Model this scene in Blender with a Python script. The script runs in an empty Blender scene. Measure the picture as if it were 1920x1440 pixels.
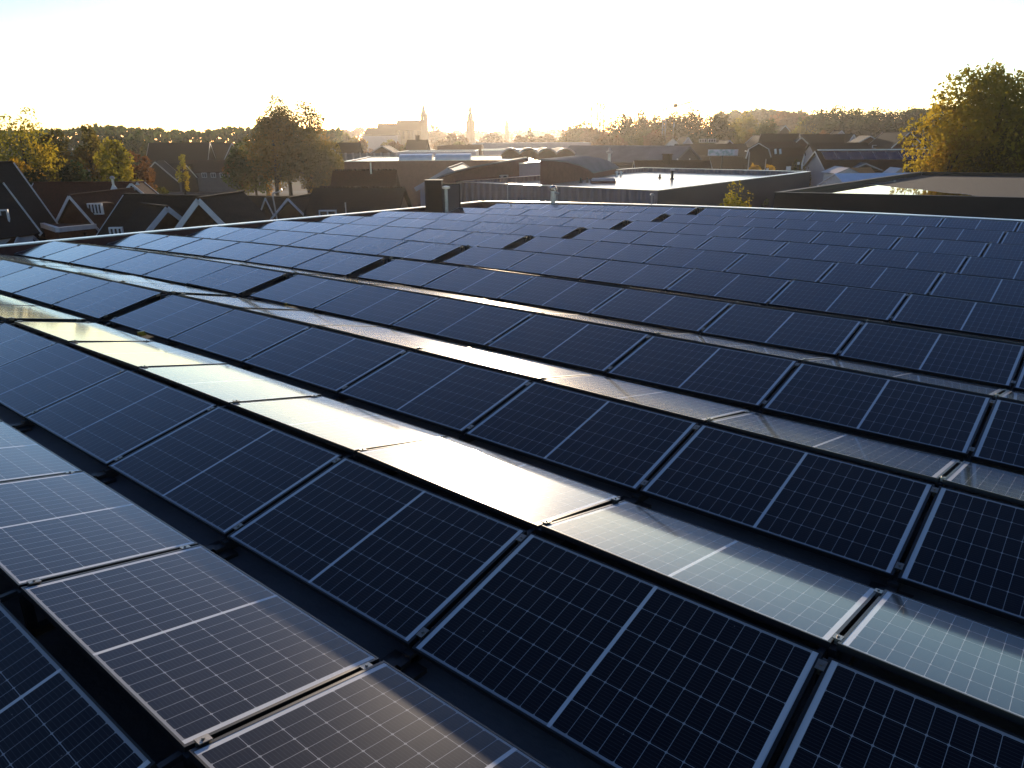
import bpy, math, random
import numpy as np
from mathutils import Vector, Matrix
R = math.radians
C = bpy.context.scene
col = C.collection

# ------------------------------------------------------------------ camera, sky, sun, exposure
FPX, PITCH, ROLL, YAW, CAMZ = 1389.5, 0.32275, -0.00677, -0.68729, 2.2752
TH = 0.2179                                   # tilt of the panels
GROUND = -7.5                                 # z = 0 is the level of the panel ridges near the camera
RGT = Vector((math.cos(YAW), -math.sin(YAW), 0)); FWD = Vector((math.sin(YAW), math.cos(YAW), 0)); UPV = Vector((0, 0, 1))
OPT = FWD*math.cos(PITCH) - UPV*math.sin(PITCH); CUP = FWD*math.sin(PITCH) + UPV*math.cos(PITCH)
CX = RGT*math.cos(ROLL) + CUP*math.sin(ROLL); CY = CUP*math.cos(ROLL) - RGT*math.sin(ROLL)
CAM = Vector((0, 0, CAMZ))
cd = bpy.data.cameras.new('camera'); cam = bpy.data.objects.new('camera', cd); col.objects.link(cam)
cd.sensor_width = 36; cd.lens = FPX/1920*36; cd.clip_start = 0.05; cd.clip_end = 6000
mw = Matrix((CX, CY, -OPT)).transposed().to_4x4(); mw.translation = CAM; cam.matrix_world = mw
C.camera = cam

def ray(px, py):
    d = OPT + CX*((px-960)/FPX) - CY*((py-720)/FPX)
    return d
def at(px, py, D):                            # the point seen at a pixel of the 1920 px photograph, D metres ahead
    d = ray(px, py); return CAM + d*(D/d.dot(FWD))
def onz(px, py, z):
    d = ray(px, py); return CAM + d*((z-CAMZ)/d.z)
def proj(p):
    q = p-CAM; w = q.dot(OPT); return 960+FPX*q.dot(CX)/w, 720-FPX*q.dot(CY)/w, w

TF = 0.2065                                   # tilt of the panels that slope away from the camera
n_far = Vector((0, math.sin(TF), math.cos(TF)))
g = ray(893, 880).normalized(); SUN = (g - n_far*2*g.dot(n_far)).normalized()
SUN_EL, SUN_AZ = math.asin(SUN.z), math.atan2(SUN.x, SUN.y)
print('sun', math.degrees(SUN_EL), math.degrees(SUN_AZ), proj(CAM+SUN*1000))
W = bpy.data.worlds.new('World'); C.world = W; W.use_nodes = True
nt = W.node_tree; sky = nt.nodes.new('ShaderNodeTexSky'); sky.sky_type = 'NISHITA'; sky.sun_disc = False
sky.sun_elevation = SUN_EL; sky.sun_rotation = SUN_AZ; sky.altitude = 50; sky.air_density = 0.82; sky.dust_density = 0.15; sky.ozone_density = 2.0
bg = nt.nodes['Background']; bg.inputs[1].default_value = 0.085; hs = nt.nodes.new('ShaderNodeHueSaturation'); hs.inputs['Saturation'].default_value = 0.95; gm = nt.nodes.new('ShaderNodeGamma'); gm.inputs[1].default_value = 1.7; nt.links.new(sky.outputs[0], gm.inputs[0]); nt.links.new(gm.outputs[0], hs.inputs['Color']); wb = nt.nodes.new('ShaderNodeMix'); wb.data_type = 'RGBA'; wb.blend_type = 'MULTIPLY'; wb.inputs[0].default_value = 1.0; wb.inputs[7].default_value = (1.13, 0.94, 0.90, 1); nt.links.new(hs.outputs[0], wb.inputs[6]); nt.links.new(wb.outputs[2], bg.inputs[0])
sl = bpy.data.lights.new('sun', 'SUN'); sl.energy = 5.0; sl.angle = R(0.53); sl.color = (1.0, 0.80, 0.58)
so = bpy.data.objects.new('sun', sl); col.objects.link(so); so.rotation_euler = SUN.to_track_quat('Z', 'Y').to_euler(); so.location = (0, 0, 60)
C.view_settings.view_transform = 'Standard'; C.view_settings.look = 'None'; C.view_settings.gamma = 1; C.view_settings.exposure = 0.36
C.cycles.volume_step_rate = 1.0; C.cycles.volume_bounces = 0
C.cycles.max_bounces = 6; C.cycles.sample_clamp_indirect = 4.0

# ------------------------------------------------------------------ materials
MATS = {}
def mat(name, color, rough=0.7, spec=0.5, metal=0.0, noise=None, bump=None, coat=0.0, coat_rough=0.1, builder=None):
    """noise=(scale, amount) mottles the colour; bump=(kind, scale, strength)"""
    if name in MATS: return MATS[name]
    m = bpy.data.materials.new(name); m.use_nodes = True; t = m.node_tree; p = t.nodes['Principled BSDF']
    p.inputs['Base Color'].default_value = (*color, 1); p.inputs['Roughness'].default_value = rough
    p.inputs['Specular IOR Level'].default_value = spec; p.inputs['Metallic'].default_value = metal
    p.inputs['Coat Weight'].default_value = coat; p.inputs['Coat Roughness'].default_value = coat_rough
    tc = t.nodes.new('ShaderNodeTexCoord')
    if noise:
        nz = t.nodes.new('ShaderNodeTexNoise'); nz.inputs['Scale'].default_value = noise[0]; nz.inputs['Detail'].default_value = 6; nz.inputs['Roughness'].default_value = 0.65
        t.links.new(tc.outputs['Object'], nz.inputs['Vector'])
        mr = t.nodes.new('ShaderNodeMapRange'); mr.inputs[1].default_value = 0.3; mr.inputs[2].default_value = 0.7
        mr.inputs[3].default_value = 1-noise[1]; mr.inputs[4].default_value = 1+noise[1]; t.links.new(nz.outputs[0], mr.inputs[0])
        mx = t.nodes.new('ShaderNodeMix'); mx.data_type = 'RGBA'; mx.blend_type = 'MULTIPLY'; mx.inputs[0].default_value = 1
        mx.inputs[6].default_value = (*color, 1); t.links.new(mr.outputs[0], mx.inputs[7]); t.links.new(mx.outputs[2], p.inputs['Base Color'])
    if bump:
        kind, sc, st = bump
        if kind == 'noise':
            b = t.nodes.new('ShaderNodeTexNoise'); b.inputs['Scale'].default_value = sc; b.inputs['Detail'].default_value = 5; o = b.outputs[0]; t.links.new(tc.outputs['Object'], b.inputs['Vector'])
        else:
            b = t.nodes.new('ShaderNodeTexWave'); b.inputs['Scale'].default_value = sc; b.bands_direction = kind; b.inputs['Distortion'].default_value = 0.0; o = b.outputs[1]
            if kind == 'Z': t.links.new(tc.outputs['Object'], b.inputs['Vector'])
            else: t.links.new(tc.outputs['Object'], b.inputs['Vector'])
        bp = t.nodes.new('ShaderNodeBump'); bp.inputs['Strength'].default_value = st; bp.inputs['Distance'].default_value = 0.04
        t.links.new(o, bp.inputs['Height']); t.links.new(bp.outputs[0], p.inputs['Normal'])
    if builder: builder(m, t, p, tc)
    MATS[name] = m; return m

def panel_nodes(m, t, p, tc):
    L = t.links; N = t.nodes
    sep = N.new('ShaderNodeSeparateXYZ'); L.new(tc.outputs['Object'], sep.inputs[0])
    def mth(op, a, b=None, c=None):
        n = N.new('ShaderNodeMath'); n.operation = op
        for i, v in enumerate((a, b, c)):
            if v is None: continue
            if isinstance(v, (int, float)): n.inputs[i].default_value = v
            else: L.new(v, n.inputs[i])
        return n.outputs[0]
    ax = mth('ABSOLUTE', sep.outputs[0]); ay = mth('ABSOLUTE', sep.outputs[1])
    px = (0.8285-0.010)/10; py = 0.979/6
    fx = mth('FRACT', mth('DIVIDE', mth('SUBTRACT', ax, 0.010), px)); dx = mth('MULTIPLY', mth('MINIMUM', fx, mth('SUBTRACT', 1.0, fx)), px)
    fy = mth('FRACT', mth('DIVIDE', mth('ADD', sep.outputs[1], 0.4895), py)); dy = mth('MULTIPLY', mth('MINIMUM', fy, mth('SUBTRACT', 1.0, fy)), py)
    ms = [mth('LESS_THAN', dx, 0.0013), mth('LESS_THAN', dy, 0.0015), mth('GREATER_THAN', ay, 0.4895), mth('LESS_THAN', mth('ADD', dx, dy), 0.0085)]
    k = ms[0]
    for q in ms[1:]: k = mth('MAXIMUM', k, q)
    k = mth('MULTIPLY', k, 0.52); k = mth('MAXIMUM', k, mth('MAXIMUM', mth('LESS_THAN', ax, 0.010), mth('GREATER_THAN', ax, 0.8285)))
    fb = mth('FRACT', mth('MULTIPLY', fy, 9.0)); db = mth('MULTIPLY', mth('ABSOLUTE', mth('SUBTRACT', fb, 0.5)), py/9)
    bus = mth('MULTIPLY', mth('LESS_THAN', db, 0.0007), 0.07)
    k = mth('MAXIMUM', k, bus)
    # faint difference from cell to cell
    wn = N.new('ShaderNodeTexWhiteNoise'); wn.noise_dimensions = '2D'
    cmb = N.new('ShaderNodeCombineXYZ'); L.new(mth('FLOOR', mth('DIVIDE', sep.outputs[0], px)), cmb.inputs[0]); L.new(mth('FLOOR', mth('DIVIDE', mth('ADD', sep.outputs[1], 0.4895), py)), cmb.inputs[1]); L.new(cmb.outputs[0], wn.inputs['Vector'])
    cell = N.new('ShaderNodeMix'); cell.data_type = 'RGBA'; L.new(wn.outputs[0], cell.inputs[0]); cell.inputs[6].default_value = (0.0045, 0.0055, 0.010, 1); cell.inputs[7].default_value = (0.007, 0.0075, 0.012, 1)
    mx = N.new('ShaderNodeMix'); mx.data_type = 'RGBA'; L.new(k, mx.inputs[0]); L.new(cell.outputs[2], mx.inputs[6]); mx.inputs[7].default_value = (0.60, 0.62, 0.65, 1)
    # a thin film of dust, patchier low on the panel
    nz = N.new('ShaderNodeTexNoise'); nz.inputs['Scale'].default_value = 3.0; nz.inputs['Detail'].default_value = 6
    oi = N.new('ShaderNodeObjectInfo'); va = N.new('ShaderNodeVectorMath'); va.operation = 'ADD'; L.new(tc.outputs['Object'], va.inputs[0])
    cm2 = N.new('ShaderNodeCombineXYZ'); L.new(mth('MULTIPLY', oi.outputs['Random'], 40.0), cm2.inputs[0]); L.new(cm2.outputs[0], va.inputs[1]); L.new(va.outputs[0], nz.inputs['Vector'])
    dust = N.new('ShaderNodeMapRange'); dust.inputs[1].default_value = 0.35; dust.inputs[2].default_value = 0.75; dust.inputs[3].default_value = 0.0; dust.inputs[4].default_value = 0.012; L.new(nz.outputs[0], dust.inputs[0])
    mx2 = N.new('ShaderNodeMix'); mx2.data_type = 'RGBA'; L.new(dust.outputs[0], mx2.inputs[0]); L.new(mx.outputs[2], mx2.inputs[6]); mx2.inputs[7].default_value = (0.45, 0.40, 0.34, 1)
    vo = N.new('ShaderNodeTexVoronoi'); vo.inputs['Scale'].default_value = 26; L.new(va.outputs[0], vo.inputs['Vector'])
    sc_ = N.new('ShaderNodeSeparateColor'); L.new(vo.outputs['Color'], sc_.inputs[0])
    spot = mth('MULTIPLY', mth('MULTIPLY', mth('LESS_THAN', vo.outputs['Distance'], mth('MULTIPLY', sc_.outputs[1], 0.09)), mth('GREATER_THAN', sc_.outputs[0], 0.90)), 0.30)
    mx3 = N.new('ShaderNodeMix'); mx3.data_type = 'RGBA'; L.new(spot, mx3.inputs[0]); L.new(mx2.outputs[2], mx3.inputs[6]); mx3.inputs[7].default_value = (0.5, 0.46, 0.40, 1)
    L.new(mx3.outputs[2], p.inputs['Base Color'])
    cr = N.new('ShaderNodeMapRange'); cr.inputs[1].default_value = 0.3; cr.inputs[2].default_value = 0.7; cr.inputs[3].default_value = 0.066; cr.inputs[4].default_value = 0.074; L.new(nz.outputs[0], cr.inputs[0])
    L.new(cr.outputs[0], p.inputs['Coat Roughness']); p.inputs['Coat IOR'].default_value = 1.33
m_cell = mat('solar_cells_under_glass', (0.006, 0.007, 0.011), 0.32, 0.04, coat=1.0, coat_rough=0.1, builder=panel_nodes)
m_frame = mat('black_anodised_frame', (0.012, 0.012, 0.013), 0.35, 0.4, noise=(4, .2))
m_rail = mat('dark_mounting_metal', (0.02, 0.02, 0.022), 0.5, 0.4, noise=(9, .3))
m_clamp = mat('aluminium_clamp', (0.30, 0.27, 0.23), 0.35, metal=0.9, noise=(30, .2))
m_membrane = mat('bitumen_membrane', (0.15, 0.152, 0.16), 0.8, 0.3, noise=(0.9, .35), bump=('noise', 25, .2))
m_white = mat('white_painted_trim', (0.52, 0.52, 0.53), 0.5, noise=(3, .12))
m_coping = mat('pale_metal_coping', (0.82, 0.76, 0.68), 0.30, 0.6, metal=0.85, noise=(2, .1))
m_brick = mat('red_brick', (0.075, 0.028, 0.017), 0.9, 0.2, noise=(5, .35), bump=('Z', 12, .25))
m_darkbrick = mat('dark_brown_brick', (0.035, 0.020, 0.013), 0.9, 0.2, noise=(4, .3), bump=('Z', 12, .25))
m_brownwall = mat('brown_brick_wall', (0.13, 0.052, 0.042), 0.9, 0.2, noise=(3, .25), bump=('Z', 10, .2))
def tile_nodes(m, t, p, tc):
    w = t.nodes.new('ShaderNodeTexWave'); w.bands_direction = 'Z'; w.wave_profile = 'SAW'; w.inputs['Scale'].default_value = 1.6; w.inputs['Distortion'].default_value = 0.4; w.inputs['Detail Scale'].default_value = 6
    t.links.new(tc.outputs['Object'], w.inputs['Vector'])
    b = t.nodes.new('ShaderNodeBump'); b.inputs['Strength'].default_value = 0.5; b.inputs['Distance'].default_value = 0.05; t.links.new(w.outputs[1], b.inputs['Height']); t.links.new(b.outputs[0], p.inputs['Normal'])
m_tile = mat('dark_roof_tiles', (0.020, 0.017, 0.014), 0.85, 0.12, noise=(6, .4), builder=tile_nodes)
m_slate = mat('blue_black_roof_tiles', (0.012, 0.012, 0.013), 0.75, 0.2, noise=(5, .35), builder=tile_nodes)
m_redtile = mat('red_brown_roof_tiles', (0.060, 0.018, 0.012), 0.85, 0.1, noise=(7, .4), builder=tile_nodes)
m_rusttile = mat('brown_roof_tiles', (0.045, 0.021, 0.014), 0.85, 0.1, noise=(7, .4), builder=tile_nodes)
m_glass = mat('window_glass', (0.02, 0.025, 0.03), 0.06, 0.6)
def clad_nodes(m, t, p, tc):
    uv = t.nodes.new('ShaderNodeUVMap'); sep = t.nodes.new('ShaderNodeSeparateXYZ'); t.links.new(uv.outputs[0], sep.inputs[0])
    s = t.nodes.new('ShaderNodeMath'); s.operation = 'MULTIPLY'; s.inputs[1].default_value = 2*math.pi/0.52; t.links.new(sep.outputs[0], s.inputs[0])
    q = t.nodes.new('ShaderNodeMath'); q.operation = 'SINE'; t.links.new(s.outputs[0], q.inputs[0])
    b = t.nodes.new('ShaderNodeBump'); b.inputs['Strength'].default_value = 1.0; b.inputs['Distance'].default_value = 0.07; t.links.new(q.outputs[0], b.inputs['Height']); t.links.new(b.outputs[0], p.inputs['Normal'])
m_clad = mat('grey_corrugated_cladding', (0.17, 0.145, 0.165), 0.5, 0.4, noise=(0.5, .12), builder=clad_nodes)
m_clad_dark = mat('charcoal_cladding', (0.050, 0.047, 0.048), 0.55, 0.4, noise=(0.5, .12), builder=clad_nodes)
m_black = mat('black_facade', (0.012, 0.011, 0.009), 0.6, 0.35, noise=(0.8, .4), bump=('noise', 6, .1))
m_felt = mat('pale_roofing_sheet', (0.50, 0.45, 0.38), 0.2, 0.8, noise=(0.25, .12))
m_lilac = mat('pale_sheet_wall', (0.36, 0.33, 0.36), 0.6, 0.4, noise=(0.8, .1))
m_greyroof = mat('grey_fibre_cement_roof', (0.15, 0.15, 0.165), 0.8, 0.3, noise=(0.4, .2))
m_skylight = mat('frosted_skylight', (0.55, 0.62, 0.66), 0.25, 0.6, noise=(1, .1))
m_tarp = mat('pale_blue_sheeting', (0.70, 0.76, 0.86), 0.4, 0.5, noise=(0.6, .1))
m_steel = mat('galvanised_steel', (0.50, 0.50, 0.50), 0.35, metal=0.85, noise=(6, .2))
m_pole = mat('grey_painted_pole', (0.36, 0.34, 0.33), 0.5, noise=(5, .15))
m_stone = mat('church_stone', (0.10, 0.075, 0.055), 0.9, 0.2, noise=(1.2, .25))
m_orange = mat('orange_canvas', (0.50, 0.24, 0.07), 0.7, noise=(2, .2))
m_yellow = mat('yellow_plastic', (0.60, 0.36, 0.03), 0.45)
m_bark = mat('bark', (0.038, 0.028, 0.020), 0.95, 0.1, noise=(6, .35), bump=('noise', 9, .5))
def puddle_nodes(m, t, p, tc):
    def mth(op, a, b=None):
        n_ = t.nodes.new('ShaderNodeMath'); n_.operation = op
        for i, v in enumerate((a, b)):
            if v is None: continue
            if isinstance(v, (int, float)): n_.inputs[i].default_value = v
            else: t.links.new(v, n_.inputs[i])
        return n_.outputs[0]
    n = t.nodes.new('ShaderNodeTexNoise'); n.inputs['Scale'].default_value = 0.55; n.inputs['Detail'].default_value = 5; t.links.new(tc.outputs['Object'], n.inputs['Vector'])
    sep = t.nodes.new('ShaderNodeSeparateXYZ'); t.links.new(tc.outputs['Object'], sep.inputs[0])
    wob = mth('MULTIPLY', mth('SUBTRACT', n.outputs[0], 0.5), 2.4)
    S_ = mth('ADD', mth('ADD', mth('MULTIPLY', sep.outputs[0], 0.9645), mth('MULTIPLY', sep.outputs[1], 0.264)), mth('MULTIPLY', wob, 0.5)); T_ = mth('ADD', mth('ADD', mth('MULTIPLY', sep.outputs[0], 0.0383), mth('MULTIPLY', sep.outputs[1], 0.999)), wob)
    f1 = mth('SUBTRACT', mth('MULTIPLY', mth('ADD', T_, 2.2), -1.0), mth('MULTIPLY', mth('MAXIMUM', mth('ADD', S_, 5.5), 0.0), 1.3))
    f2 = mth('MINIMUM', mth('SUBTRACT', 0.8, mth('ABSOLUTE', mth('SUBTRACT', T_, mth('ADD', mth('MULTIPLY', mth('ADD', S_, 5.0), 1.6), 1.2)))), mth('SUBTRACT', -4.0, S_))
    f3 = mth('MINIMUM', mth('SUBTRACT', 0.8, mth('ABSOLUTE', mth('SUBTRACT', T_, mth('ADD', mth('MULTIPLY', mth('ADD', S_, 4.5), 2.0), 5.0)))), mth('SUBTRACT', -3.2, S_))
    f4 = mth('SUBTRACT', 1.1, mth('SQRT', mth('ADD', mth('POWER', mth('ADD', S_, 1.6), 2.0), mth('POWER', mth('MULTIPLY', mth('SUBTRACT', T_, 13.0), 0.6), 2.0))))
    fm = mth('MAXIMUM', mth('MAXIMUM', f1, f2), mth('MAXIMUM', f3, f4))
    r = t.nodes.new('ShaderNodeMapRange'); r.inputs[1].default_value = -0.08; r.inputs[2].default_value = 0.12; t.links.new(fm, r.inputs[0])
    n2 = t.nodes.new('ShaderNodeTexNoise'); n2.inputs['Scale'].default_value = 14; n2.inputs['Detail'].default_value = 6; t.links.new(tc.outputs['Object'], n2.inputs['Vector'])
    mx = t.nodes.new('ShaderNodeMix'); mx.data_type = 'RGBA'; t.links.new(n2.outputs[0], mx.inputs[0]); mx.inputs[6].default_value = (0.035, 0.028, 0.020, 1); mx.inputs[7].default_value = (0.11, 0.085, 0.06, 1)
    m2 = t.nodes.new('ShaderNodeMix'); m2.data_type = 'RGBA'; t.links.new(r.outputs[0], m2.inputs[0]); t.links.new(mx.outputs[2], m2.inputs[6]); m2.inputs[7].default_value = (0.02, 0.018, 0.016, 1)
    t.links.new(m2.outputs[2], p.inputs['Base Color'])
    rr = t.nodes.new('ShaderNodeMapRange'); rr.inputs[3].default_value = 0.95; rr.inputs[4].default_value = 0.03; t.links.new(r.outputs[0], rr.inputs[0]); t.links.new(rr.outputs[0], p.inputs['Roughness'])
    bp = t.nodes.new('ShaderNodeBump'); bp.inputs['Distance'].default_value = 0.03; t.links.new(n2.outputs[0], bp.inputs['Height'])
    iv = t.nodes.new('ShaderNodeMath'); iv.operation = 'SUBTRACT'; iv.inputs[0].default_value = 1; t.links.new(r.outputs[0], iv.inputs[1]); t.links.new(iv.outputs[0], bp.inputs['Strength']); t.links.new(bp.outputs[0], p.inputs['Normal'])
m_gravel = mat('wet_gravel_roof', (0.12, 0.1, 0.08), 0.9, 0.4, builder=puddle_nodes)
def ground_nodes(m, t, p, tc):
    n = t.nodes.new('ShaderNodeTexNoise'); n.inputs['Scale'].default_value = 0.02; n.inputs['Detail'].default_value = 8; t.links.new(tc.outputs['Object'], n.inputs['Vector'])
    r = t.nodes.new('ShaderNodeValToRGB'); t.links.new(n.outputs[0], r.inputs[0]); e = r.color_ramp.elements
    e[0].position = 0.42; e[0].color = (0.045, 0.05, 0.02, 1); e[1].position = 0.58; e[1].color = (0.07, 0.06, 0.05, 1)
    t.links.new(r.outputs[0], p.inputs['Base Color'])
m_ground = mat('earth_and_grass', (0.06, 0.06, 0.03), 0.95, 0.1, builder=ground_nodes)
m_asphalt = mat('asphalt', (0.045, 0.045, 0.047), 0.85, 0.3, noise=(0.6, .25))
m_lawn = mat('lawn_grass', (0.055, 0.085, 0.016), 0.9, 0.1, noise=(0.4, .35))
def leaf_mat(name, cols, scale=0.45):
    m = bpy.data.materials.new(name); m.use_nodes = True; t = m.node_tree; t.nodes.clear()
    out = t.nodes.new('ShaderNodeOutputMaterial'); tc = t.nodes.new('ShaderNodeTexCoord')
    n = t.nodes.new('ShaderNodeTexNoise'); n.inputs['Scale'].default_value = scale; n.inputs['Detail'].default_value = 5; n.inputs['Roughness'].default_value = 0.7; t.links.new(tc.outputs['Object'], n.inputs['Vector'])
    r = t.nodes.new('ShaderNodeValToRGB'); t.links.new(n.outputs[0], r.inputs[0]); e = r.color_ramp.elements
    while len(e) < len(cols): e.new(0.5)
    for i, c in enumerate(cols): e[i].position = 0.34+0.32*i/(len(cols)-1); e[i].color = (*[q*1.4 for q in c], 1)
    d = t.nodes.new('ShaderNodeBsdfDiffuse'); tr = t.nodes.new('ShaderNodeBsdfTranslucent'); mx = t.nodes.new('ShaderNodeMixShader'); mx.inputs[0].default_value = 0.6
    t.links.new(r.outputs[0], d.inputs[0]); t.links.new(r.outputs[0], tr.inputs[0]); t.links.new(d.outputs[0], mx.inputs[1]); t.links.new(tr.outputs[0], mx.inputs[2]); t.links.new(mx.outputs[0], out.inputs[0])
    return m
LF = {
 'autumn': leaf_mat('autumn_foliage', [(0.045, 0.05, 0.009), (0.11, 0.085, 0.014), (0.24, 0.12, 0.014)]),
 'green':  leaf_mat('green_foliage', [(0.015, 0.032, 0.008), (0.035, 0.055, 0.011), (0.09, 0.075, 0.012)]),
 'gold':   leaf_mat('golden_foliage', [(0.12, 0.09, 0.010), (0.26, 0.15, 0.012), (0.33, 0.16, 0.014)]),
 'rust':   leaf_mat('rusty_foliage', [(0.06, 0.035, 0.014), (0.14, 0.060, 0.020), (0.16, 0.085, 0.022)]),
 'lime':   leaf_mat('yellow_green_foliage', [(0.09, 0.10, 0.012), (0.22, 0.18, 0.015), (0.34, 0.22, 0.016)]),
 'yellow': leaf_mat('bright_yellow_foliage', [(0.25, 0.15, 0.01), (0.38, 0.20, 0.012), (0.42, 0.24, 0.02)]),
 'dark':   leaf_mat('dark_evergreen_foliage', [(0.010, 0.018, 0.008), (0.020, 0.032, 0.012), (0.035, 0.038, 0.014)]),
}

# ------------------------------------------------------------------ mesh helpers
class MB:
    def __init__(s): s.v = []; s.f = []; s.uv = []
    def add(s, vs, fs, uv=None):
        b = len(s.v); s.v += [tuple(v) for v in vs]
        for i, f in enumerate(fs):
            s.f.append([b+q for q in f]); s.uv.append(uv[i] if uv else None)
        return s
    def box(s, lo, hi):
        x0, y0, z0 = lo; x1, y1, z1 = hi
        vs = [(x0,y0,z0),(x1,y0,z0),(x1,y1,z0),(x0,y1,z0),(x0,y0,z1),(x1,y0,z1),(x1,y1,z1),(x0,y1,z1)]
        return s.add(vs, [(0,3,2,1),(4,5,6,7),(0,1,5,4),(1,2,6,5),(2,3,7,6),(3,0,4,7)])
    def bar(s, a, b, w, h, up=UPV):                   # a beam of section w x h from a to b
        a = Vector(a); b = Vector(b); d = (b-a).normalized(); x = d.cross(up)
        if x.length < 1e-4: x = d.cross(Vector((1,0,0)))
        x.normalize(); y = x.cross(d).normalized()
        vs = []
        for p in (a, b):
            for sx, sy in ((-1,-1),(1,-1),(1,1),(-1,1)): vs.append(p+x*(sx*w/2)+y*(sy*h/2))
        return s.add(vs, [(0,1,2,3),(7,6,5,4),(0,4,5,1),(1,5,6,2),(2,6,7,3),(3,7,4,0)])
    def tube(s, pts, rad, n=8, cap=True):
        pts = [Vector(p) for p in pts]; rings = []
        if not isinstance(rad, (list, tuple)): rad = [rad]*len(pts)
        for i, p in enumerate(pts):
            d = (pts[min(i+1, len(pts)-1)]-pts[max(i-1, 0)]).normalized()
            x = d.cross(Vector((0.31, 0.77, 0.12)) if abs(d.z) > 0.9 else UPV).normalized(); y = d.cross(x)
            rings.append([p+(x*math.cos(2*math.pi*k/n)+y*math.sin(2*math.pi*k/n))*rad[i] for k in range(n)])
        vs = [q for r_ in rings for q in r_]; fs = []
        for i in range(len(pts)-1):
            for k in range(n): fs.append((i*n+k, i*n+(k+1) % n, (i+1)*n+(k+1) % n, (i+1)*n+k))
        if cap: fs += [tuple(range(n-1, -1, -1)), tuple(range((len(pts)-1)*n, len(pts)*n))]
        return s.add(vs, fs)
    def lathe(s, prof, n=16, c=(0,0,0)):
        vs = []; fs = []
        for r_, z in prof:
            for k in range(n): vs.append((c[0]+r_*math.cos(2*math.pi*k/n), c[1]+r_*math.sin(2*math.pi*k/n), c[2]+z))
        for i in range(len(prof)-1):
            for k in range(n): fs.append((i*n+k, i*n+(k+1) % n, (i+1)*n+(k+1) % n, (i+1)*n+k))
        fs += [tuple(range(n-1, -1, -1)), tuple(range((len(prof)-1)*n, len(prof)*n))]
        return s.add(vs, fs)
    def prism(s, poly, d):                            # polygon of 3-D points pushed along d, closed; walls carry metre UVs
        poly = [Vector(p) for p in poly]; d = Vector(d); n = len(poly)
        vs = poly+[p+d for p in poly]; fs = [tuple(range(n)), tuple(range(2*n-1, n-1, -1))]; uv = [None, None]
        acc = 0; h = d.length
        for i in range(n):
            j = (i+1) % n; l = (poly[j]-poly[i]).length
            fs.append((i, i+n, j+n, j)); uv.append([(acc, 0), (acc, h), (acc+l, h), (acc+l, 0)]); acc += l
        return s.add(vs, fs, uv)
    def build(s, name, m, parent=None, smooth=False):
        me = bpy.data.meshes.new(name); me.from_pydata(s.v, [], s.f); me.update()
        if any(u for u in s.uv):
            ul = me.uv_layers.new(name='UVMap')
            for pl, u in zip(me.polygons, s.uv):
                if u:
                    for li, c in zip(pl.loop_indices, u): ul.data[li].uv = c
        me.materials.append(m)
        import bmesh
        bm = bmesh.new(); bm.from_mesh(me); bmesh.ops.recalc_face_normals(bm, faces=bm.faces); bm.to_mesh(me); bm.free()
        if smooth: me.polygons.foreach_set('use_smooth', [True]*len(me.polygons))
        o = bpy.data.objects.new(name, me); col.objects.link(o)
        if parent: o.parent = parent
        return o
def tag(o, label, cat, group=None):
    o['label'] = label; o['category'] = cat
    if group: o['group'] = group
    return o
def thing(name, label, cat, loc=(0,0,0), rz=0.0, group=None):
    o = bpy.data.objects.new(name, None); o.empty_display_size = 0.2; col.objects.link(o); o.location = loc; o.rotation_euler = (0, 0, rz)
    return tag(o, label, cat, group)
def structure(o): o['kind'] = 'structure'; return o
VROT = -YAW                                           # rotation that turns local +x to the camera's right
def copy_tree(o, parent=None):
    c = o.copy(); col.objects.link(c); c.parent = parent
    for ch in o.children: copy_tree(ch, c)
    return c
ORD = ['first', 'second', 'third', 'fourth', 'fifth', 'sixth', 'seventh', 'eighth', 'ninth', 'tenth', 'eleventh', 'twelfth']

# ------------------------------------------------------------------ ground
zg = GROUND
structure(MB().add([(-1500,-300,zg),(1500,-300,zg),(1500,1700,zg),(-1500,1700,zg)], [(0,1,2,3)]).build('ground', m_ground))
def patch(name, pts, z, m):
    return structure(MB().add([Vector((p.x, p.y, z)) for p in pts], [tuple(range(len(pts)))]).build(name, m))

# ------------------------------------------------------------------ our roof and its building
def zz(u, v):                                         # the gentle camber of the roof
    U = min((u+6)/10, 0.8); V = (v-6)/10
    return -0.13165*U*U+0.01324*U*V-0.05572*V*V-0.00684*U**3+0.03636*V**3+0.01054*U*U*V+0.02958*U*V*V
def edge_u(v): return -22.72+0.0126*(v+1.43)
VB = 25.25
def cop_dz(u): return -0.13*(u+22.6)/22
bld = thing('warehouse', 'low hall under the solar panels, dark flat roof rimmed by pale metal coping', 'building', (-5, 12, zg))
def wp(p): return Vector(p)-Vector((-5, 12, zg))
mb = MB(); nu, nv = 40, 34; v0r, u1r = -9.0, 14.0
g_ = [[None]*(nv+1) for _ in range(nu+1)]; vs = []; fs = []
for i in range(nu+1):
    for j in range(nv+1):
        v = v0r+(VB-0.15-v0r)*j/nv; ul = edge_u(v)+0.15; u = ul+(u1r-ul)*i/nu
        vs.append(wp((u, v, zz(u, v)-0.335)))
for i in range(nu):
    for j in range(nv):
        a = i*(nv+1)+j; fs.append((a, a+nv+1, a+nv+2, a+1))
mb.add(vs, fs); mb.build('roof_membrane', m_membrane, bld, smooth=True)
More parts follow.
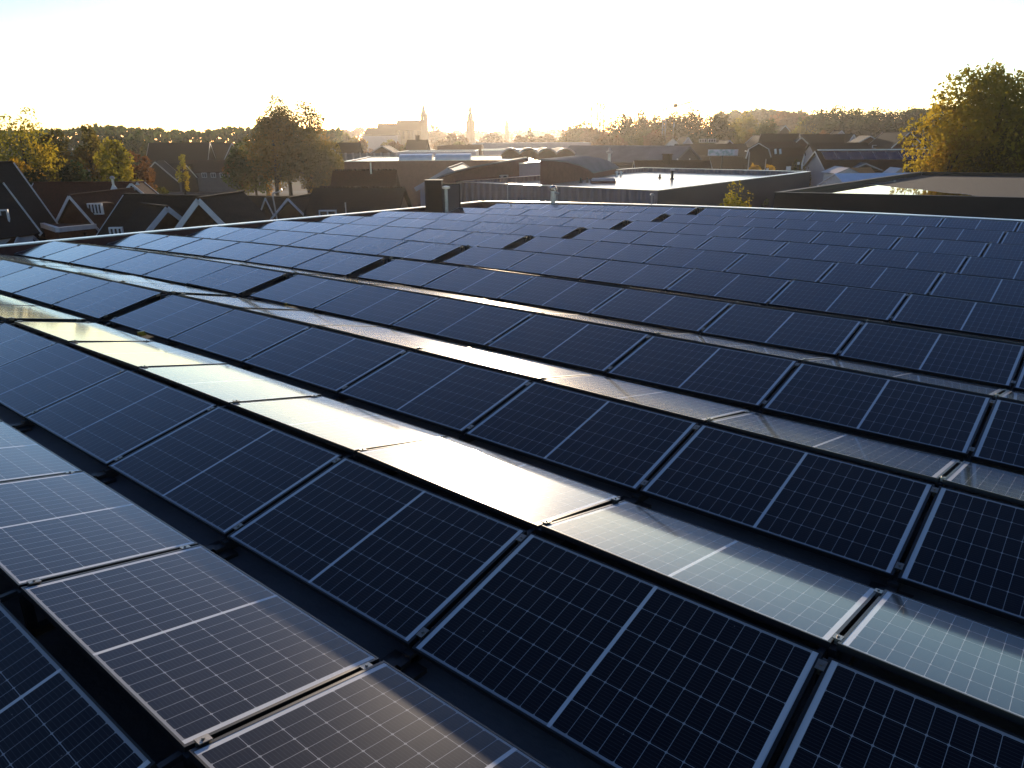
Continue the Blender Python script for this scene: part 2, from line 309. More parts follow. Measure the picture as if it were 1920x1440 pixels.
# parapet upstand + coping, left and back
def strip(pts_fn, n, name, m, inner, outer, ztop, zbot, parent):
    vs = []; fs = []
    for i in range(n+1):
        p, nrm, zt = pts_fn(i/n)
        for off, dz in ((inner, ztop), (outer, ztop), (outer, zbot), (inner, zbot)):
            q = p+nrm*off; vs.append(wp((q.x, q.y, zt+dz if dz > -2 else zg)))
    for i in range(n):
        for k in range(4): fs.append((i*4+k, (i+1)*4+k, (i+1)*4+(k+1) % 4, i*4+(k+1) % 4))
    fs += [(0,1,2,3), (n*4+3, n*4+2, n*4+1, n*4)]
    return MB().add(vs, fs).build(name, m, parent)
def left_fn(t):
    v = v0r+(VB-v0r)*t; u = edge_u(v); return Vector((u, v, 0)), Vector((-1, 0, 0)), zz(u, v)
def back_fn(t):
    u = edge_u(VB)-0.13+(u1r-edge_u(VB)+0.13)*t; return Vector((u, VB, 0)), Vector((0, 1, 0)), zz(u, VB)+cop_dz(u)
def back_in(t):
    u = edge_u(VB)+0.13+(u1r-edge_u(VB)-0.13)*t; return Vector((u, VB, 0)), Vector((0, 1, 0)), zz(u, VB)+cop_dz(u)
def right_fn(t):
    v = v0r+(VB-v0r)*t; return Vector((u1r, v, 0)), Vector((1, 0, 0)), zz(u1r, v)
strip(left_fn, 40, 'wall', m_brownwall, -0.13, 0.10, -0.035, -9, bld)
strip(back_in, 40, 'wall', m_brownwall, -0.13, 0.10, -0.035, -9, bld)
strip(right_fn, 20, 'wall', m_brownwall, -0.13, 0.10, -0.035, -9, bld)
strip(left_fn, 40, 'coping', m_coping, -0.16, 0.13, 0.0, -0.033, bld)
strip(back_in, 40, 'coping', m_coping, -0.16, 0.13, 0.0, -0.033, bld)

# ------------------------------------------------------------------ solar panels
LJ, PL, S, RG, PV, V0, U0 = 1.775, 1.747, 1.026, 0.117, 2.2955, 0.8689, -6.0552
GAP = 0.338
def make_panel():
    root = thing('solar_panel', 'solar panel', 'solar panel')
    hx, hy = PL/2, S/2; fw = 0.017; fy = 0.010; t = 0.035
    gl = MB().add([(-hx+fw,-hy+fy,-0.002),(hx-fw,-hy+fy,-0.002),(hx-fw,hy-fy,-0.002),(-hx+fw,hy-fy,-0.002)], [(0,1,2,3)]).build('cell_glass', m_cell, root)
    f = MB()
    f.box((-hx,-hy,-t),(hx,-hy+fy,0)); f.box((-hx,hy-fy,-t),(hx,hy,0)); f.box((-hx,-hy+fy,-t),(-hx+fw,hy-fy,0)); f.box((hx-fw,-hy+fy,-t),(hx,hy-fy,0))
    f.build('frame', m_frame, root)
    MB().add([(-hx+fw,-hy+fy,-0.006),(-hx+fw,hy-fy,-0.006),(hx-fw,hy-fy,-0.006),(hx-fw,-hy+fy,-0.006)], [(0,1,2,3)]).build('back_sheet', m_frame, root)
    return root
def make_mount():
    """one support frame under a joint: origin on the ridge line, local x along the row, y across"""
    root = thing('panel_mount', 'panel mount', 'panel mount')
    c, s_ = math.cos(TH), math.sin(TH); zr = -0.332
    MB().bar((0,-1.10,zr+0.03),(0,1.22,zr+0.03),0.06,0.045).build('base_rail', m_rail, root)
    b = MB(); b.bar((0,-0.01,zr+0.04),(0,-0.01,-0.03),0.05,0.04); b.bar((0,RG+0.01,zr+0.04),(0,RG+0.01,-0.03),0.05,0.04); b.bar((-0.04,-0.02,-0.055),(-0.04,RG+0.02,-0.055),0.03,0.03); b.build('ridge_post', m_rail, root)
    b = MB(); b.box((-0.12,-1.10,zr),(0.12,-1.00,zr+0.025)); b.box((-0.03,-1.03,zr+0.02),(0.03,-0.97,zr+0.075)); b.build('foot', m_rail, root)
    for sgn, y in ((1, 0), (-1, RG)):
        for d in (0.07, 0.93):
            yy = y-sgn*d*c; zc = -d*s_
            k = MB(); k.box((-0.021,-0.03,0.0015),(0.021,0.03,0.007)); k.lathe([(0.007,0.007),(0.007,0.014),(0.0,0.014)], 8); k.box((-0.008,-0.03,-0.03),(0.008,0.03,0.0015))
            o = k.build('clamp', m_clamp, root); o.location = (0, yy, zc); o.rotation_euler = (sgn*TH, 0, 0)
    return root
def P(u, v, h): return Vector((u, v, zz(u, v)+h))
panel0 = make_panel(); mount0 = make_mount(); used = [False, False]
def place_panel(u, vr, front, label, group, jit):
    """u = centre along the row, vr = ridge position"""
    if front: top = (vr, 0.0); bot = (vr-S*math.cos(TH), -S*math.sin(TH)); xs = 1
    else: top = (vr+RG, -0.006); bot = (vr+RG+S*math.cos(TF), -0.006-S*math.sin(TF)); xs = -1
    o = P(u, (top[0]+bot[0])/2, (top[1]+bot[1])/2)
    y = (P(u, *top)-P(u, *bot)).normalized(); x = (P(u+xs, top[0], 0)-P(u-xs, top[0], 0)).normalized()
    z = x.cross(y).normalized(); x = y.cross(z)
    m = Matrix((x, y, z)).transposed().to_4x4(); m = m @ Matrix.Rotation(jit[0], 4, 'X') @ Matrix.Rotation(jit[1], 4, 'Y'); m.translation = o-z*(jit[0]*S/2 if jit[0] > 0.02 else 0)   # a panel that dips more hinges on its ridge edge
    if not used[0]: used[0] = True; q = panel0
    else: q = copy_tree(panel0)
    q.matrix_world = m; tag(q, label, 'solar panel', group)
def place_mount(u, vr, label, group):
    if not used[1]: used[1] = True; q = mount0
    else: q = copy_tree(mount0)
    tag(q, label, 'panel mount', group)
    y = (P(u, vr+1, 0)-P(u, vr-1, 0)).normalized(); x = (P(u+1, vr, 0)-P(u-1, vr, 0)).normalized(); z = x.cross(y); 
    m = Matrix((x, y, z)).transposed().to_4x4(); m.translation = P(u, vr, 0); q.matrix_world = m
def vis(pts, mx=60, my=60):
    xs = []; ys = []
    for p in pts:
        a, b, w = proj(p)
        if w < 0.05: return False
        xs.append(a); ys.append(b)
    return max(xs) > -mx and min(xs) < 1920+mx and max(ys) > 0 and min(ys) < 1440+my
rng = random.Random(5)
mount_list = []
for k in range(11):
    vr = V0+k*PV; sk = 0.029*k; ordn = ORD[k]
    # right block joints n = -3, -2, ...; left block joints counted down from the aisle
    blocks = [('right', [U0+n*LJ+sk for n in range(-3, 10)]), ('left', [U0-3*LJ-GAP+0.02+sk-n*LJ for n in range(0, (7 if k < 9 else 6))])]
    for side, us in blocks:
        js = set()
        for front in (True, False):
            cnt = 0
            for a, b in zip(us[:-1], us[1:]):
                uc = (a+b)/2; lo, hi = min(a, b), max(a, b); cnt += 1
                if front: q = [P(lo, vr, 0), P(hi, vr, 0), P(lo, vr-S, -.2), P(hi, vr-S, -.2)]
                else: q = [P(lo, vr+RG, 0), P(hi, vr+RG, 0), P(lo, vr+RG+S, -.2), P(hi, vr+RG+S, -.2)]
                if not vis(q): continue
                face = 'dark panel facing the camera' if front else 'sunlit panel sloping away'
                if k == 0: lab = f'{face}, {ORD[cnt-1]} of the nearest row at bottom left'
                else: lab = f'{face}, {ORD[cnt-1]} {side} of the aisle, {ordn} row from camera'
                place_panel(uc, vr, front, lab, 'solar panels facing the camera' if front else 'solar panels facing the sun', (rng.gauss(0, 0.0035)+(0.021 if not front and k == 1 and side == 'right' and uc > U0+2*LJ else 0), rng.gauss(0, 0.0035)))
                js.add(round(a, 4)); js.add(round(b, 4))
        for u in sorted(js): mount_list.append((u, vr, k, side))
for u, vr, k, side in mount_list:
    i = round(abs(u-(U0-3*LJ+0.029*k))/LJ) if side == 'right' else round(abs(u-(U0-3*LJ-GAP+0.02+0.029*k))/LJ)
    w_ = 'at the aisle edge' if i == 0 else f'{ORD[i-1]} joint from the aisle'
    place_mount(u, vr, f'panel mount with bright clamps, {side} block, {w_}, {ORD[k]} row', 'metal mounts under the panel joints')
for (x, y, k, wh) in ((266, 628, 2, 'second'), (541, 573, 3, 'third')):
    p = onz(x, y, -0.27+zz(-10, 5)); t = MB(); t.box((-0.07,-0.03,0),(0.07,0.03,0.03)); t.box((-0.02,-0.05,0.03),(0.02,0.05,0.05))
    o = t.build('cable_clip', m_yellow); o.location = p; tag(o, f'small yellow cable clip in the valley before the {wh} panel row', 'cable clip', 'yellow cable clips')

# ------------------------------------------------------------------ things standing on our roof
def pole_thing(name, label, cat, base, h, r, m, cap=None, group=None, mc=None):
    o = thing(name, label, cat, base, 0, group)
    MB().tube([(0,0,-0.4),(0,0,h)], r, 10).build('pole', m, o)
    if cap: MB().lathe(cap, 14, (0, 0, h)).build('cap', mc or m, o)
    return o
def roof_hit(px, py):                                 # where the line of sight meets the roof membrane
    z = -0.6
    for _ in range(30): q = onz(px, py, z); z = 0.5*z+0.5*(zz(q.x, q.y)-0.335)
    return q
p = roof_hit(816, 404.5); bx = thing('ventilation_box', 'dark brown rooftop ventilation box beside the left coping', 'ventilation box', p, VROT)
b = MB(); b.box((-0.36,-0.1,-0.1),(0.30,0.6,1.36)); b.build('casing', mat('dark_brown_sheet', (0.014, 0.008, 0.007), 0.6, 0.2, noise=(2, .2)), bx)
b = MB(); b.box((-0.39,-0.13,1.36),(0.33,0.63,1.385)); b.build('lid', mat('dark_brown_sheet', (0,0,0)), bx)
b = MB(); b.box((0.30,0.1,-0.1),(0.98,0.16,1.2)); b.build('side_panel', mat('grey_brown_panel', (0.07, 0.055, 0.06), 0.6, noise=(2, .15)), bx)
b = MB(); b.bar((0.33,0.08,1.225),(1.02,0.08,1.225),0.05,0.05); b.bar((1.0,0.08,-0.1),(1.0,0.08,1.2),0.05,0.05); b.build('panel_frame', mat('dark_brown_sheet', (0,0,0)), bx)
p = roof_hit(838, 405.5)+UPV*.30
fl = thing('flue_pipe', 'flue pipe with a bright flat cap in front of the ventilation box', 'flue pipe', p)
MB().tube([(0,0,-0.45),(0,0,0.72)], 0.065, 12).build('pipe', m_steel, fl); MB().lathe([(0.10,0.74),(0.16,0.76),(0.16,0.83),(0.05,0.86)], 14).build('cap', m_coping, fl); MB().tube([(0,0,0.70),(0,0,0.78)], 0.04, 8).build('cap_stem', m_steel, fl)
p = roof_hit(1037, 395)+UPV*.18
fl = thing('flue_pipe', 'shiny metal flue pipe glinting at the back edge of the roof', 'flue pipe', p)
MB().tube([(0,0,-0.2),(0,0,0.42),(0.0,0.0,0.60)], [0.11,0.11,0.10], 16).build('pipe', m_steel, fl); MB().lathe([(0.17,-0.2),(0.17,0.04),(0.115,0.1)], 16).build('collar', m_membrane, fl)
MB().lathe([(0.13,0.60),(0.15,0.64),(0.15,0.72),(0.08,0.80),(0.0,0.82)], 16).build('cowl', mat('polished_steel', (0.75, 0.72, 0.68), 0.12, metal=1.0), fl)
for (x, y, tp, lab, ball) in ((952, 393, 347, 'thin air terminal rod left of the shiny flue', 0.035), (1044, 395.5, 364, 'thin rod with a pale round cap right of the shiny flue', 0.09), (1221, 398, 367, 'thin rod with a dark ball near the grey hall corner', 0.07)):
    q = roof_hit(x, y); top = at(x, tp, (q-CAM).dot(FWD)); h = top.z-q.z
    pole_thing('lightning_rod', lab, 'lightning rod', q, h, 0.022, m_pole, [(0.0,-0.03),(ball,0.0),(ball*1.2,0.04),(ball*.7,0.08),(0.0,0.1)], 'lightning rods along the back edge')
q = roof_hit(1308, 406); o = thing('roof_vent', 'short grey green vent pipe in the aisle of the last panel row', 'vent pipe', q)
MB().lathe([(0.10,-0.1),(0.10,0.16),(0.14,0.17),(0.14,0.27),(0.06,0.33),(0.0,0.335)], 16).build('pipe', mat('grey_green_pvc', (0.10, 0.13, 0.12), 0.5), o); MB().lathe([(0.19,-0.1),(0.17,0.0),(0.105,0.05)], 16).build('flashing', m_coping, o)

# ------------------------------------------------------------------ builders for the town
def vdir(deg): a = R(deg); return RGT*math.cos(a)+FWD*math.sin(a)      # 0 = camera right, 90 = away
def gable(root, A, ang, length, w, d, wm, rm, tm=None, oh=0.3, slab=0.14, zb=None, ends=(1, 1), ww=None, eave_tail=0.3, tw=0.2):
    """a gabled block: ridge end A (world), ridge running along ang; w half width, d drop from ridge to eave"""
    o = root.location; ax = vdir(ang); pr = Vector((ax.y, -ax.x, 0)); A = Vector(A)-o; zb = (GROUND if zb is None else zb)-o.z
    E0 = A+UPV*(-d)
    ww = w if ww is None else ww
    dz = slab*1.15
    pts = [A-UPV*dz, A+pr*ww-UPV*(d*ww/w+dz)]; pts += [Vector((pts[1].x, pts[1].y, zb))]
    q = A-pr*ww-UPV*(d*ww/w+dz); pts += [Vector((q.x, q.y, zb)), q]
    MB().prism(pts, ax*length).build('wall', wm, root)
    rb = MB(); s0 = A-ax*oh; k = 1+eave_tail/w
    for s in (1, -1):
        e = s0+pr*(s*w*k)-UPV*(d*k)
        n = (pr*(s*d)+UPV*w).normalized()*slab
        rb.prism([s0+UPV*0.0, e, e-n, s0-UPV*dz], ax*(length+2*oh))
    rb.build('roof', rm, root)
    if tm:
        for t, on in zip((-oh-0.03, length+oh+0.03), ends):
            if not on: continue
            b = MB(); c = A+ax*t
            for s in (1, -1):
                e = c+pr*(s*w*k)-UPV*(d*k)
                b.bar(c-UPV*(tw*.35), e-UPV*(tw*.35), 0.05, tw, up=ax.cross(e-c))
            b.build('bargeboard', tm, root)
        rt = MB(); rt.bar(A-ax*oh+UPV*0.02, A+ax*(length+oh)+UPV*0.02, 0.22, 0.10); rt.build('ridge_tiles', rm, root)
def win(root, c, ang, w, h, fm=None, panes=2, depth=0.12):
    """window centred at c (world), facing along ang"""
    n = vdir(ang); x = Vector((-n.y, n.x, 0)); c = Vector(c)-root.location; f = MB(); t = 0.08
    def bx(x0, x1, z0, z1, d0, d1):
        vs = [c+x*a+UPV*b+n*e for e in (d0, d1) for a, b in ((x0,z0),(x1,z0),(x1,z1),(x0,z1))]
        f.add(vs, [(0,1,2,3),(7,6,5,4),(0,4,5,1),(1,5,6,2),(2,6,7,3),(3,7,4,0)])
    bx(-w/2, w/2, -h/2, -h/2+t, -depth, depth); bx(-w/2, w/2, h/2-t, h/2, -depth, depth)
    for i in range(panes+1):
        xc = -w/2+t/2+(w-t)*i/panes; bx(xc-t/2, xc+t/2, -h/2+t, h/2-t, -depth, depth)
    fr = f.build('window', fm or m_white, root)
    MB().add([c+x*a+UPV*b+n*(depth*.3) for a, b in ((-w/2+.02,-h/2+.02),(w/2-.02,-h/2+.02),(w/2-.02,h/2-.02),(-w/2+.02,h/2-.02))], [(0,1,2,3)]).build('pane', m_glass, fr)
def win_px(root, x0, y0, x1, y1, D, ang=-90, panes=2, fm=None):
    a = at(x0, y0, D); b = at(x1, y1, D); win(root, (a+b)/2, ang, abs((b-a).dot(RGT)), abs(a.z-b.z), fm, panes)
def house(name, label, apex, D, ang, length, w, d, wm, rm, tm=m_white, cat='house', group=None, **kw):
    A = at(apex[0], apex[1], D); r = thing(name, label, cat, (A.x, A.y, GROUND), 0, group); gable(r, A, ang, length, w, d, wm, rm, tm, **kw); return r
def chimney(root, p, w, h, m=None):
    p = Vector(p)-root.location; b = MB(); b.box(p-Vector((w/2, w/2, 0.9)), p+Vector((w/2, w/2, h))); b.box(p+Vector((-w*.6, -w*.6, h)), p+Vector((w*.6, w*.6, h+.1))); b.build('chimney', m or m_darkbrick, root)
def hall(name, label, poly, ztop, wm, rm, par=0.3, cop=None, zb=None, roof_dz=0.004):
    """flat-roofed hall on a plan polygon; the walls rise past the roof as a parapet"""
    c = sum(poly, Vector((0,0,0)))/len(poly); o = Vector((c.x, c.y, GROUND)); r = thing(name, label, 'building', o)
    pl = [Vector((p.x, p.y, 0))-Vector((o.x, o.y, 0)) for p in poly]; zr_ = ztop-par-GROUND
    MB().prism([p for p in pl], UPV*zr_).build('wall', wm, r)
    MB().add([p*0.998+UPV*(zr_+roof_dz) for p in pl], [tuple(range(len(pl)))]).build('roof', rm, r)
    n = len(pl); b = MB(); t = 0.25
    area = sum(pl[i].x*pl[(i+1) % n].y-pl[(i+1) % n].x*pl[i].y for i in range(n)); sg = 1 if area > 0 else -1
    cb = MB()
    for i in range(n):
        a, e = pl[i], pl[(i+1) % n]; dd = (e-a).normalized(); nn = Vector((-dd.y, dd.x, 0))*sg
        q = [a+nn*0.001, e-dd*t+nn*0.001, e-dd*t+nn*t, a+nn*t]
        b.prism([x+UPV*(zr_-0.01) for x in q], UPV*(par+0.01))
        if cop: q2 = [a-nn*0.03, e-dd*t-nn*0.03, e-dd*t+nn*(t+0.03), a+nn*(t+0.03)]; cb.prism([x+UPV*(zr_+par+0.001) for x in q2], UPV*0.035)
    b.build('parapet', wm, r)
    if cop: cb.build('coping', cop, r)
    return r
def front(name, label, pts, back, m, cat='building', trim=None, top=None):
    """a block whose front is the polygon pts (world), pushed back along the vector"""
    c = sum(pts, Vector((0,0,0)))/len(pts); o = Vector((c.x, c.y, GROUND)); r = thing(name, label, cat, o)
    MB().prism([p-o for p in pts], back).build('wall', m, r)
    return r

# ---- paving and lawn
asp = patch('yard', [at(560, 395, 60), at(2300, 395, 45), at(2300, 290, 190), at(1150, 290, 190)], GROUND+0.012, m_asphalt)
patch('lawn', [at(250, 380, 82), at(620, 380, 82), at(640, 340, 128), at(260, 340, 128)], GROUND+0.008, m_lawn)
patch('road', [at(-200, 330, 140), at(700, 320, 140), at(700, 320, 148), at(-200, 330, 148)], GROUND+0.016, m_asphalt)

# ---- houses beyond the left coping
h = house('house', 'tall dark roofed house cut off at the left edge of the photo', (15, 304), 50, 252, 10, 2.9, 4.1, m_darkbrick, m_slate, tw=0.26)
A = at(-6, 342, 45); gable(h, A, 252, 5, 1.9, 2.5, m_white, m_slate, m_white, tw=0.3); win_px(h, -14, 393, 18, 419, 43.5, -70, 2)
h = house('house', 'red brown brick house with a small gable and a silver flue', (249, 342), 58, 176, 7.5, 3.2, 2.6, m_brick, m_redtile)
A = at(249, 343, 57.6); gable(h, A, 92, 1.5, 0.8, 0.75, m_darkbrick, m_redtile, m_white, tw=0.16, zb=-4)
A = at(135, 366, 50); gable(h, A, 84, 6.5, 1.75, 2.3, m_brick, m_redtile, m_white, tw=0.16, ends=(1, 0))
win_px(h, 164, 381, 194, 402, 50.5, -88, 4)
A = at(179, 383, 51.5)-h.location; MB().box(A+Vector((-.7, -.4, -1.0)), A+Vector((.7, .9, .1))).build('dormer', m_brick, h)
a = at(214, 355, 56)-h.location; MB().tube([a-UPV*.4, a+UPV*.75], 0.09, 10).build('flue', m_steel, h); MB().lathe([(0.26,-.35),(0.24,0),(0.10,.28)], 12, a).build('flue_collar', m_white, h); MB().lathe([(0.15,.72),(0.17,.85),(0.04,.95)], 12, a).build('flue_cap', m_steel, h)
q = at(128, 424, 47); b = MB(); o = h.location; b.bar(at(108, 431, 45)-o, at(178, 424, 48)-o, 0.25, 0.28); b.bar(at(80, 422, 48)-o, at(108, 431, 45)-o, 0.25, 0.28); b.build('fascia', m_white, h)
MB().prism([at(80, 420, 48)-o, at(108, 429, 45.1)-o, at(178, 422, 48.1)-o, at(160, 418, 51)-o], UPV*-3.5).build('bay', m_brick, h)
win_px(h, 122, 436, 163, 452, 47, -80, 2, m_darkbrick)
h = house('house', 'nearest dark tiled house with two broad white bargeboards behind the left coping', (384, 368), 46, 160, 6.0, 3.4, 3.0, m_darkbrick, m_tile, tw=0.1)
A = at(378, 371, 42.5); gable(h, A, 82, 4.5, 1.85, 1.95, m_darkbrick, m_tile, m_white, tw=0.30, ends=(1, 0), oh=0.35)
A = at(308, 387, 43); gable(h, A, 140, 2.5, 2.3, 2.1, m_darkbrick, m_tile, m_white, tw=0.28, ends=(1, 0), oh=0.3)
win_px(h, 205, 426, 232, 446, 42, -80, 3)
h = house('garage', 'low red brick outbuilding in the lower left corner behind the coping', (30, 424), 44, 188, 4, 1.8, 1.2, m_brick, m_rusttile, cat='outbuilding')
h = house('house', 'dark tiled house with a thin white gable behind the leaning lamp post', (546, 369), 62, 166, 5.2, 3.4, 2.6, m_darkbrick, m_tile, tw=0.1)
A = at(543, 371, 58); gable(h, A, 80, 4.5, 2.0, 2.0, m_darkbrick, m_tile, m_white, tw=0.16, ends=(1, 0)); A = at(574, 367, 62); gable(h, A, 215, 3, 1.4, 1.0, m_darkbrick, m_tile, m_white, tw=0.16)
h = house('house', 'dark blue tiled house with a pale rendered gable left of the ventilation box', (752, 352), 55, 172, 6.3, 3.0, 2.4, mat('pale_render', (0.16, 0.14, 0.135), 0.85, noise=(2, .12)), m_slate, None)
b = MB(); o = h.location; ax = vdir(172); A = at(752, 352, 55)-o
for i in range(20): c = A+ax*(i*0.32-.1); b.box(c+Vector((-.10,-.10,-.02)), c+Vector((.10,.10,.10)))
b.build('ridge_tiles', m_rusttile, h)
win_px(h, 598, 394, 632, 412, 50.5, -90, 2); a = at(648, 388, 52.5)-o; MB().tube([a-UPV*.7, a+UPV*.3], 0.05, 8).build('vent', m_steel, h)
A = at(700, 366, 52); 
h = house('house', 'red tiled house with a dotted ridge behind the dark blue roof', (738, 319), 66, 181, 4.9, 3.6, 3.0, m_brick, m_redtile, None)
b = MB(); o = h.location; ax = vdir(181); A = at(738, 319, 66)-o
for i in range(16): c = A+ax*(i*0.33-.1); b.box(c+Vector((-.10,-.10,-.02)), c+Vector((.10,.10,.10)))
b.build('ridge_tiles', m_rusttile, h)
a = at(695, 312, 64)-o; MB().tube([a-UPV*.6, a+UPV*.3], 0.07, 8).build('vent', m_steel, h)
h = house('house', 'dark roofed house with a tall gable beyond the lawn', (291, 303), 148, 100, 6, 4.4, 4.4, m_darkbrick, m_tile, m_pole, tw=0.22)
h = house('house', 'long dark roofed house far beyond the lawn', (282, 268), 170, 10, 12, 5, 4.0, m_darkbrick, m_tile, m_pole, tw=0.25)
h = house('house', 'dark roofed house hidden behind the tall autumn tree', (432, 268), 180, 172, 9, 5, 4.0, m_darkbrick, m_tile, m_pole, tw=0.25)
h = house('terraced_house', 'low terrace with pale windowed wall beyond the lawn', (345, 300), 150, 0, 14, 3.6, 2.0, mat('grey_render', (0.10, 0.09, 0.09), 0.9, noise=(1, .2)), m_rusttile, None, cat='house')
for i in range(5): win_px(h, 378+i*17, 324, 388+i*17, 333, 146, -90, 2)
A = at(350, 309, 146); gable(h, A, 90, 3, 1.5, 1.9, m_darkbrick, m_tile, m_pole, tw=0.2)
h = house('house', 'dark roofed house with a white window right of the tall autumn tree', (672, 267), 135, 178, 8, 5.5, 4.2, m_darkbrick, m_tile, None); win_px(h, 607, 279, 629, 288, 129, -90, 3)
h = house('house', 'small brown house with a low gable below the stepped church roof', (716, 273), 150, 90, 8, 3.8, 2.2, m_darkbrick, m_rusttile, m_pole, tw=0.2)
h = house('house', 'brown roofed house right below the church tower', (800, 262), 190, 178, 4.5, 4, 2.6, m_darkbrick, m_rusttile, None); chimney(h, at(783, 266, 190), .7, 1.4)

# ---- flat halls in the middle
PW = -0.6
fl_, fr_, br_ = onz(848, 341, PW), onz(1232, 358, PW), onz(1520, 322, PW)
gh = hall('corrugated_hall', 'grey corrugated hall with a broad sunlit flat roof right behind the panels', [fl_, fr_, br_, fl_+(br_-fr_)], PW, m_clad, m_felt, 0.32, m_coping)
sd = (br_-fr_); sn = Vector((sd.y, -sd.x, 0)).normalized(); o_ = gh.location
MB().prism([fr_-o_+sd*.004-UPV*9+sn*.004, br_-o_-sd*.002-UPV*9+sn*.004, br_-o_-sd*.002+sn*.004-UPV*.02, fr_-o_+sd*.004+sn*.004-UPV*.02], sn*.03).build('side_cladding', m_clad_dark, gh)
def on_roof(px, py, zr_): return onz(px, py, zr_)
ZR = PW-0.32
def box_thing(name, label, cat, px, py, z, w, dpt, hgt, m, parts=None, rz=VROT, group=None):
    o = thing(name, label, cat, onz(px, py, z), rz, group); b = MB(); b.box((-w/2, 0, 0.06), (w/2, dpt, hgt)); b.build('casing', m, o)
    f = MB(); f.box((-w/2, 0.02, 0.0), (-w/2+.1, dpt-.02, 0.06)); f.box((w/2-.1, 0.02, 0.0), (w/2, dpt-.02, 0.06)); f.build('feet', m_rail, o); return o
def ac_unit(px, py, w, hgt, label, nfan):
    o = box_thing('air_conditioner', label, 'air conditioner', px, py, ZR+0.01, w, 0.4, hgt, mat('cream_sheet_metal', (0.42, 0.38, 0.36), 0.5), group='air conditioners on the sunlit flat roof')
    for i in range(nfan):
        xc = -w/2+w*(i+.5)/nfan; f = MB(); n = 18; r_ = min(w/nfan, hgt)*.36
        ring = [(xc+math.cos(2*math.pi*k/n)*r_, -0.02, hgt*.54+math.sin(2*math.pi*k/n)*r_) for k in range(n)]
        f.prism(ring, (0, 0.03, 0)); f.build('fan_grille', m_rail, o)
    return o
ac_unit(1106, 331, 0.62, 0.66, 'white box air conditioner at the foot of the right curved roof', 1)
ac_unit(941, 341, 0.95, 0.48, 'wide air conditioner against the left curved brick wall', 2)
def vent(px, py, ptop, r_, label, cap=False, m=None):
    q = onz(px, py, ZR+0.004); D = (q-CAM).dot(FWD); hgt = at(px, ptop, D).z-q.z
    o = thing('roof_vent', label, 'vent pipe', q, 0, 'vent pipes on the sunlit flat roof')
    MB().lathe([(r_*1.9,0.0),(r_*1.8,0.03),(r_,0.08),(r_,hgt)], 12).build('pipe', m or mat('dark_vent_plastic', (0.03, 0.028, 0.027), 0.6), o)
    if cap: MB().lathe([(r_*1.2,hgt),(r_*1.9,hgt+.02),(r_*1.9,hgt+.09),(r_*.6,hgt+.16),(0,hgt+.17)], 12).build('cap', m_pole, o)
vent(1089, 343, 333, 0.07, 'left of two slim vent pipes beside the white air conditioner'); vent(1101, 342, 333, 0.06, 'right of two slim vent pipes beside the white air conditioner')
vent(1237, 334, 327, 0.08, 'short black vent pipe on the sunlit flat roof'); vent(1260, 336, 320, 0.10, 'tall black capped vent pipe casting the longest shadow on the sunlit roof', True)
o = thing('roof_hatch', 'low domed roof hatch lying on the sunlit flat roof', 'roof hatch', onz(1132, 344, ZR), VROT); b = MB(); b.box((-.85,0,0),(.85,.9,.16)); b.build('curb', m_brownwall, o); b = MB(); b.prism([(-.82,.03,.162),(.82,.03,.162),(.82,.12,.28),(.7,.45,.34),(-.7,.45,.34),(-.82,.12,.28)], (0,.42,0)); b.build('dome', m_lilac, o)
for i, x in enumerate((1156, 1164)):
    o = thing('roof_vent', 'tiny pale vent, %s of a pair by the far parapet' % ('left' if i == 0 else 'right'), 'vent pipe', onz(x, 329.5, ZR), 0, 'vent pipes on the sunlit flat roof'); MB().lathe([(0.08,0),(0.08,.2),(0.15,.22),(0.13,.33),(0,.36)], 10).build('pipe', m_steel, o)
# black hall on the right with the wet gravel roof
q0, q1, q2, q3 = onz(1453, 361.5, -0.55), onz(2060, 375, -0.55), onz(2060, 327.5, -0.55), onz(1722, 323, -0.55)
bh = hall('black_hall', 'black walled hall with a wet gravel roof and bright puddles at the right', [q0, q1, q2, q3], -0.55, m_black, m_gravel, 0.2, m_black)
# curved-roof blocks on the far side of the grey hall
def arc_block(label, base, tops, back, m, edge):
    pts = [at(x, y, D) for x, y, D in tops]
    lo = [Vector((p.x, p.y, ZR-1.5)) for p in (pts[-1], pts[0])]
    o_ = pts[0].copy(); o_.z = GROUND; r = thing('curved_roof_block', label, 'building', o_)
    MB().prism([p-o_ for p in pts+lo], back).build('wall', m, r)
    c = MB()
    for a, e in zip(pts[:-1], pts[1:]):
        dn = -back.normalized()*0.25; q = [a-o_+dn, e-o_+dn, e-o_-dn+back, a-o_-dn+back]; c.prism([x+UPV*0.004 for x in q], UPV*0.10)
    c.build('roof', edge, r); return r
bk = vdir(80)*9
arc_block('brown brick block with a roof curving up to the right, left of the bright recess', None, [(800,347,48),(828,332,49.5),(857,322,51),(890,314,53),(925,307.5,55.5),(957,303,58)], bk, m_brownwall, m_greyroof)
arc_block('brown brick block with a roof curving down to the right, right of the bright recess', None, [(1013,301,52),(1040,302,54),(1065,305,56),(1088,311,58),(1104,318,59.5),(1114,325,60)], vdir(70)*9, m_brownwall, m_greyroof)
rw = [at(957, 309, 62), at(1013, 304, 62)]; r = front('recess_block', 'lilac sheet walled block in the recess between the two curved roofs', [rw[0], rw[1], Vector((rw[1].x, rw[1].y, ZR-.5)), Vector((rw[0].x, rw[0].y, ZR-.5))], vdir(90)*6, m_lilac)
b = MB(); b.bar(rw[0]-r.location+UPV*.03, rw[1]-r.location+UPV*.03, .3, .08); b.build('coping', m_coping, r)
h = house('shed', 'pale sheet metal shed with a low gable behind the ventilation box', (842, 315), 60, 88, 10, 2.35, 1.3, m_lilac, m_greyroof, m_lilac, cat='shed', tw=0.34, oh=0.5)
zt = at(645, 303, 95).z
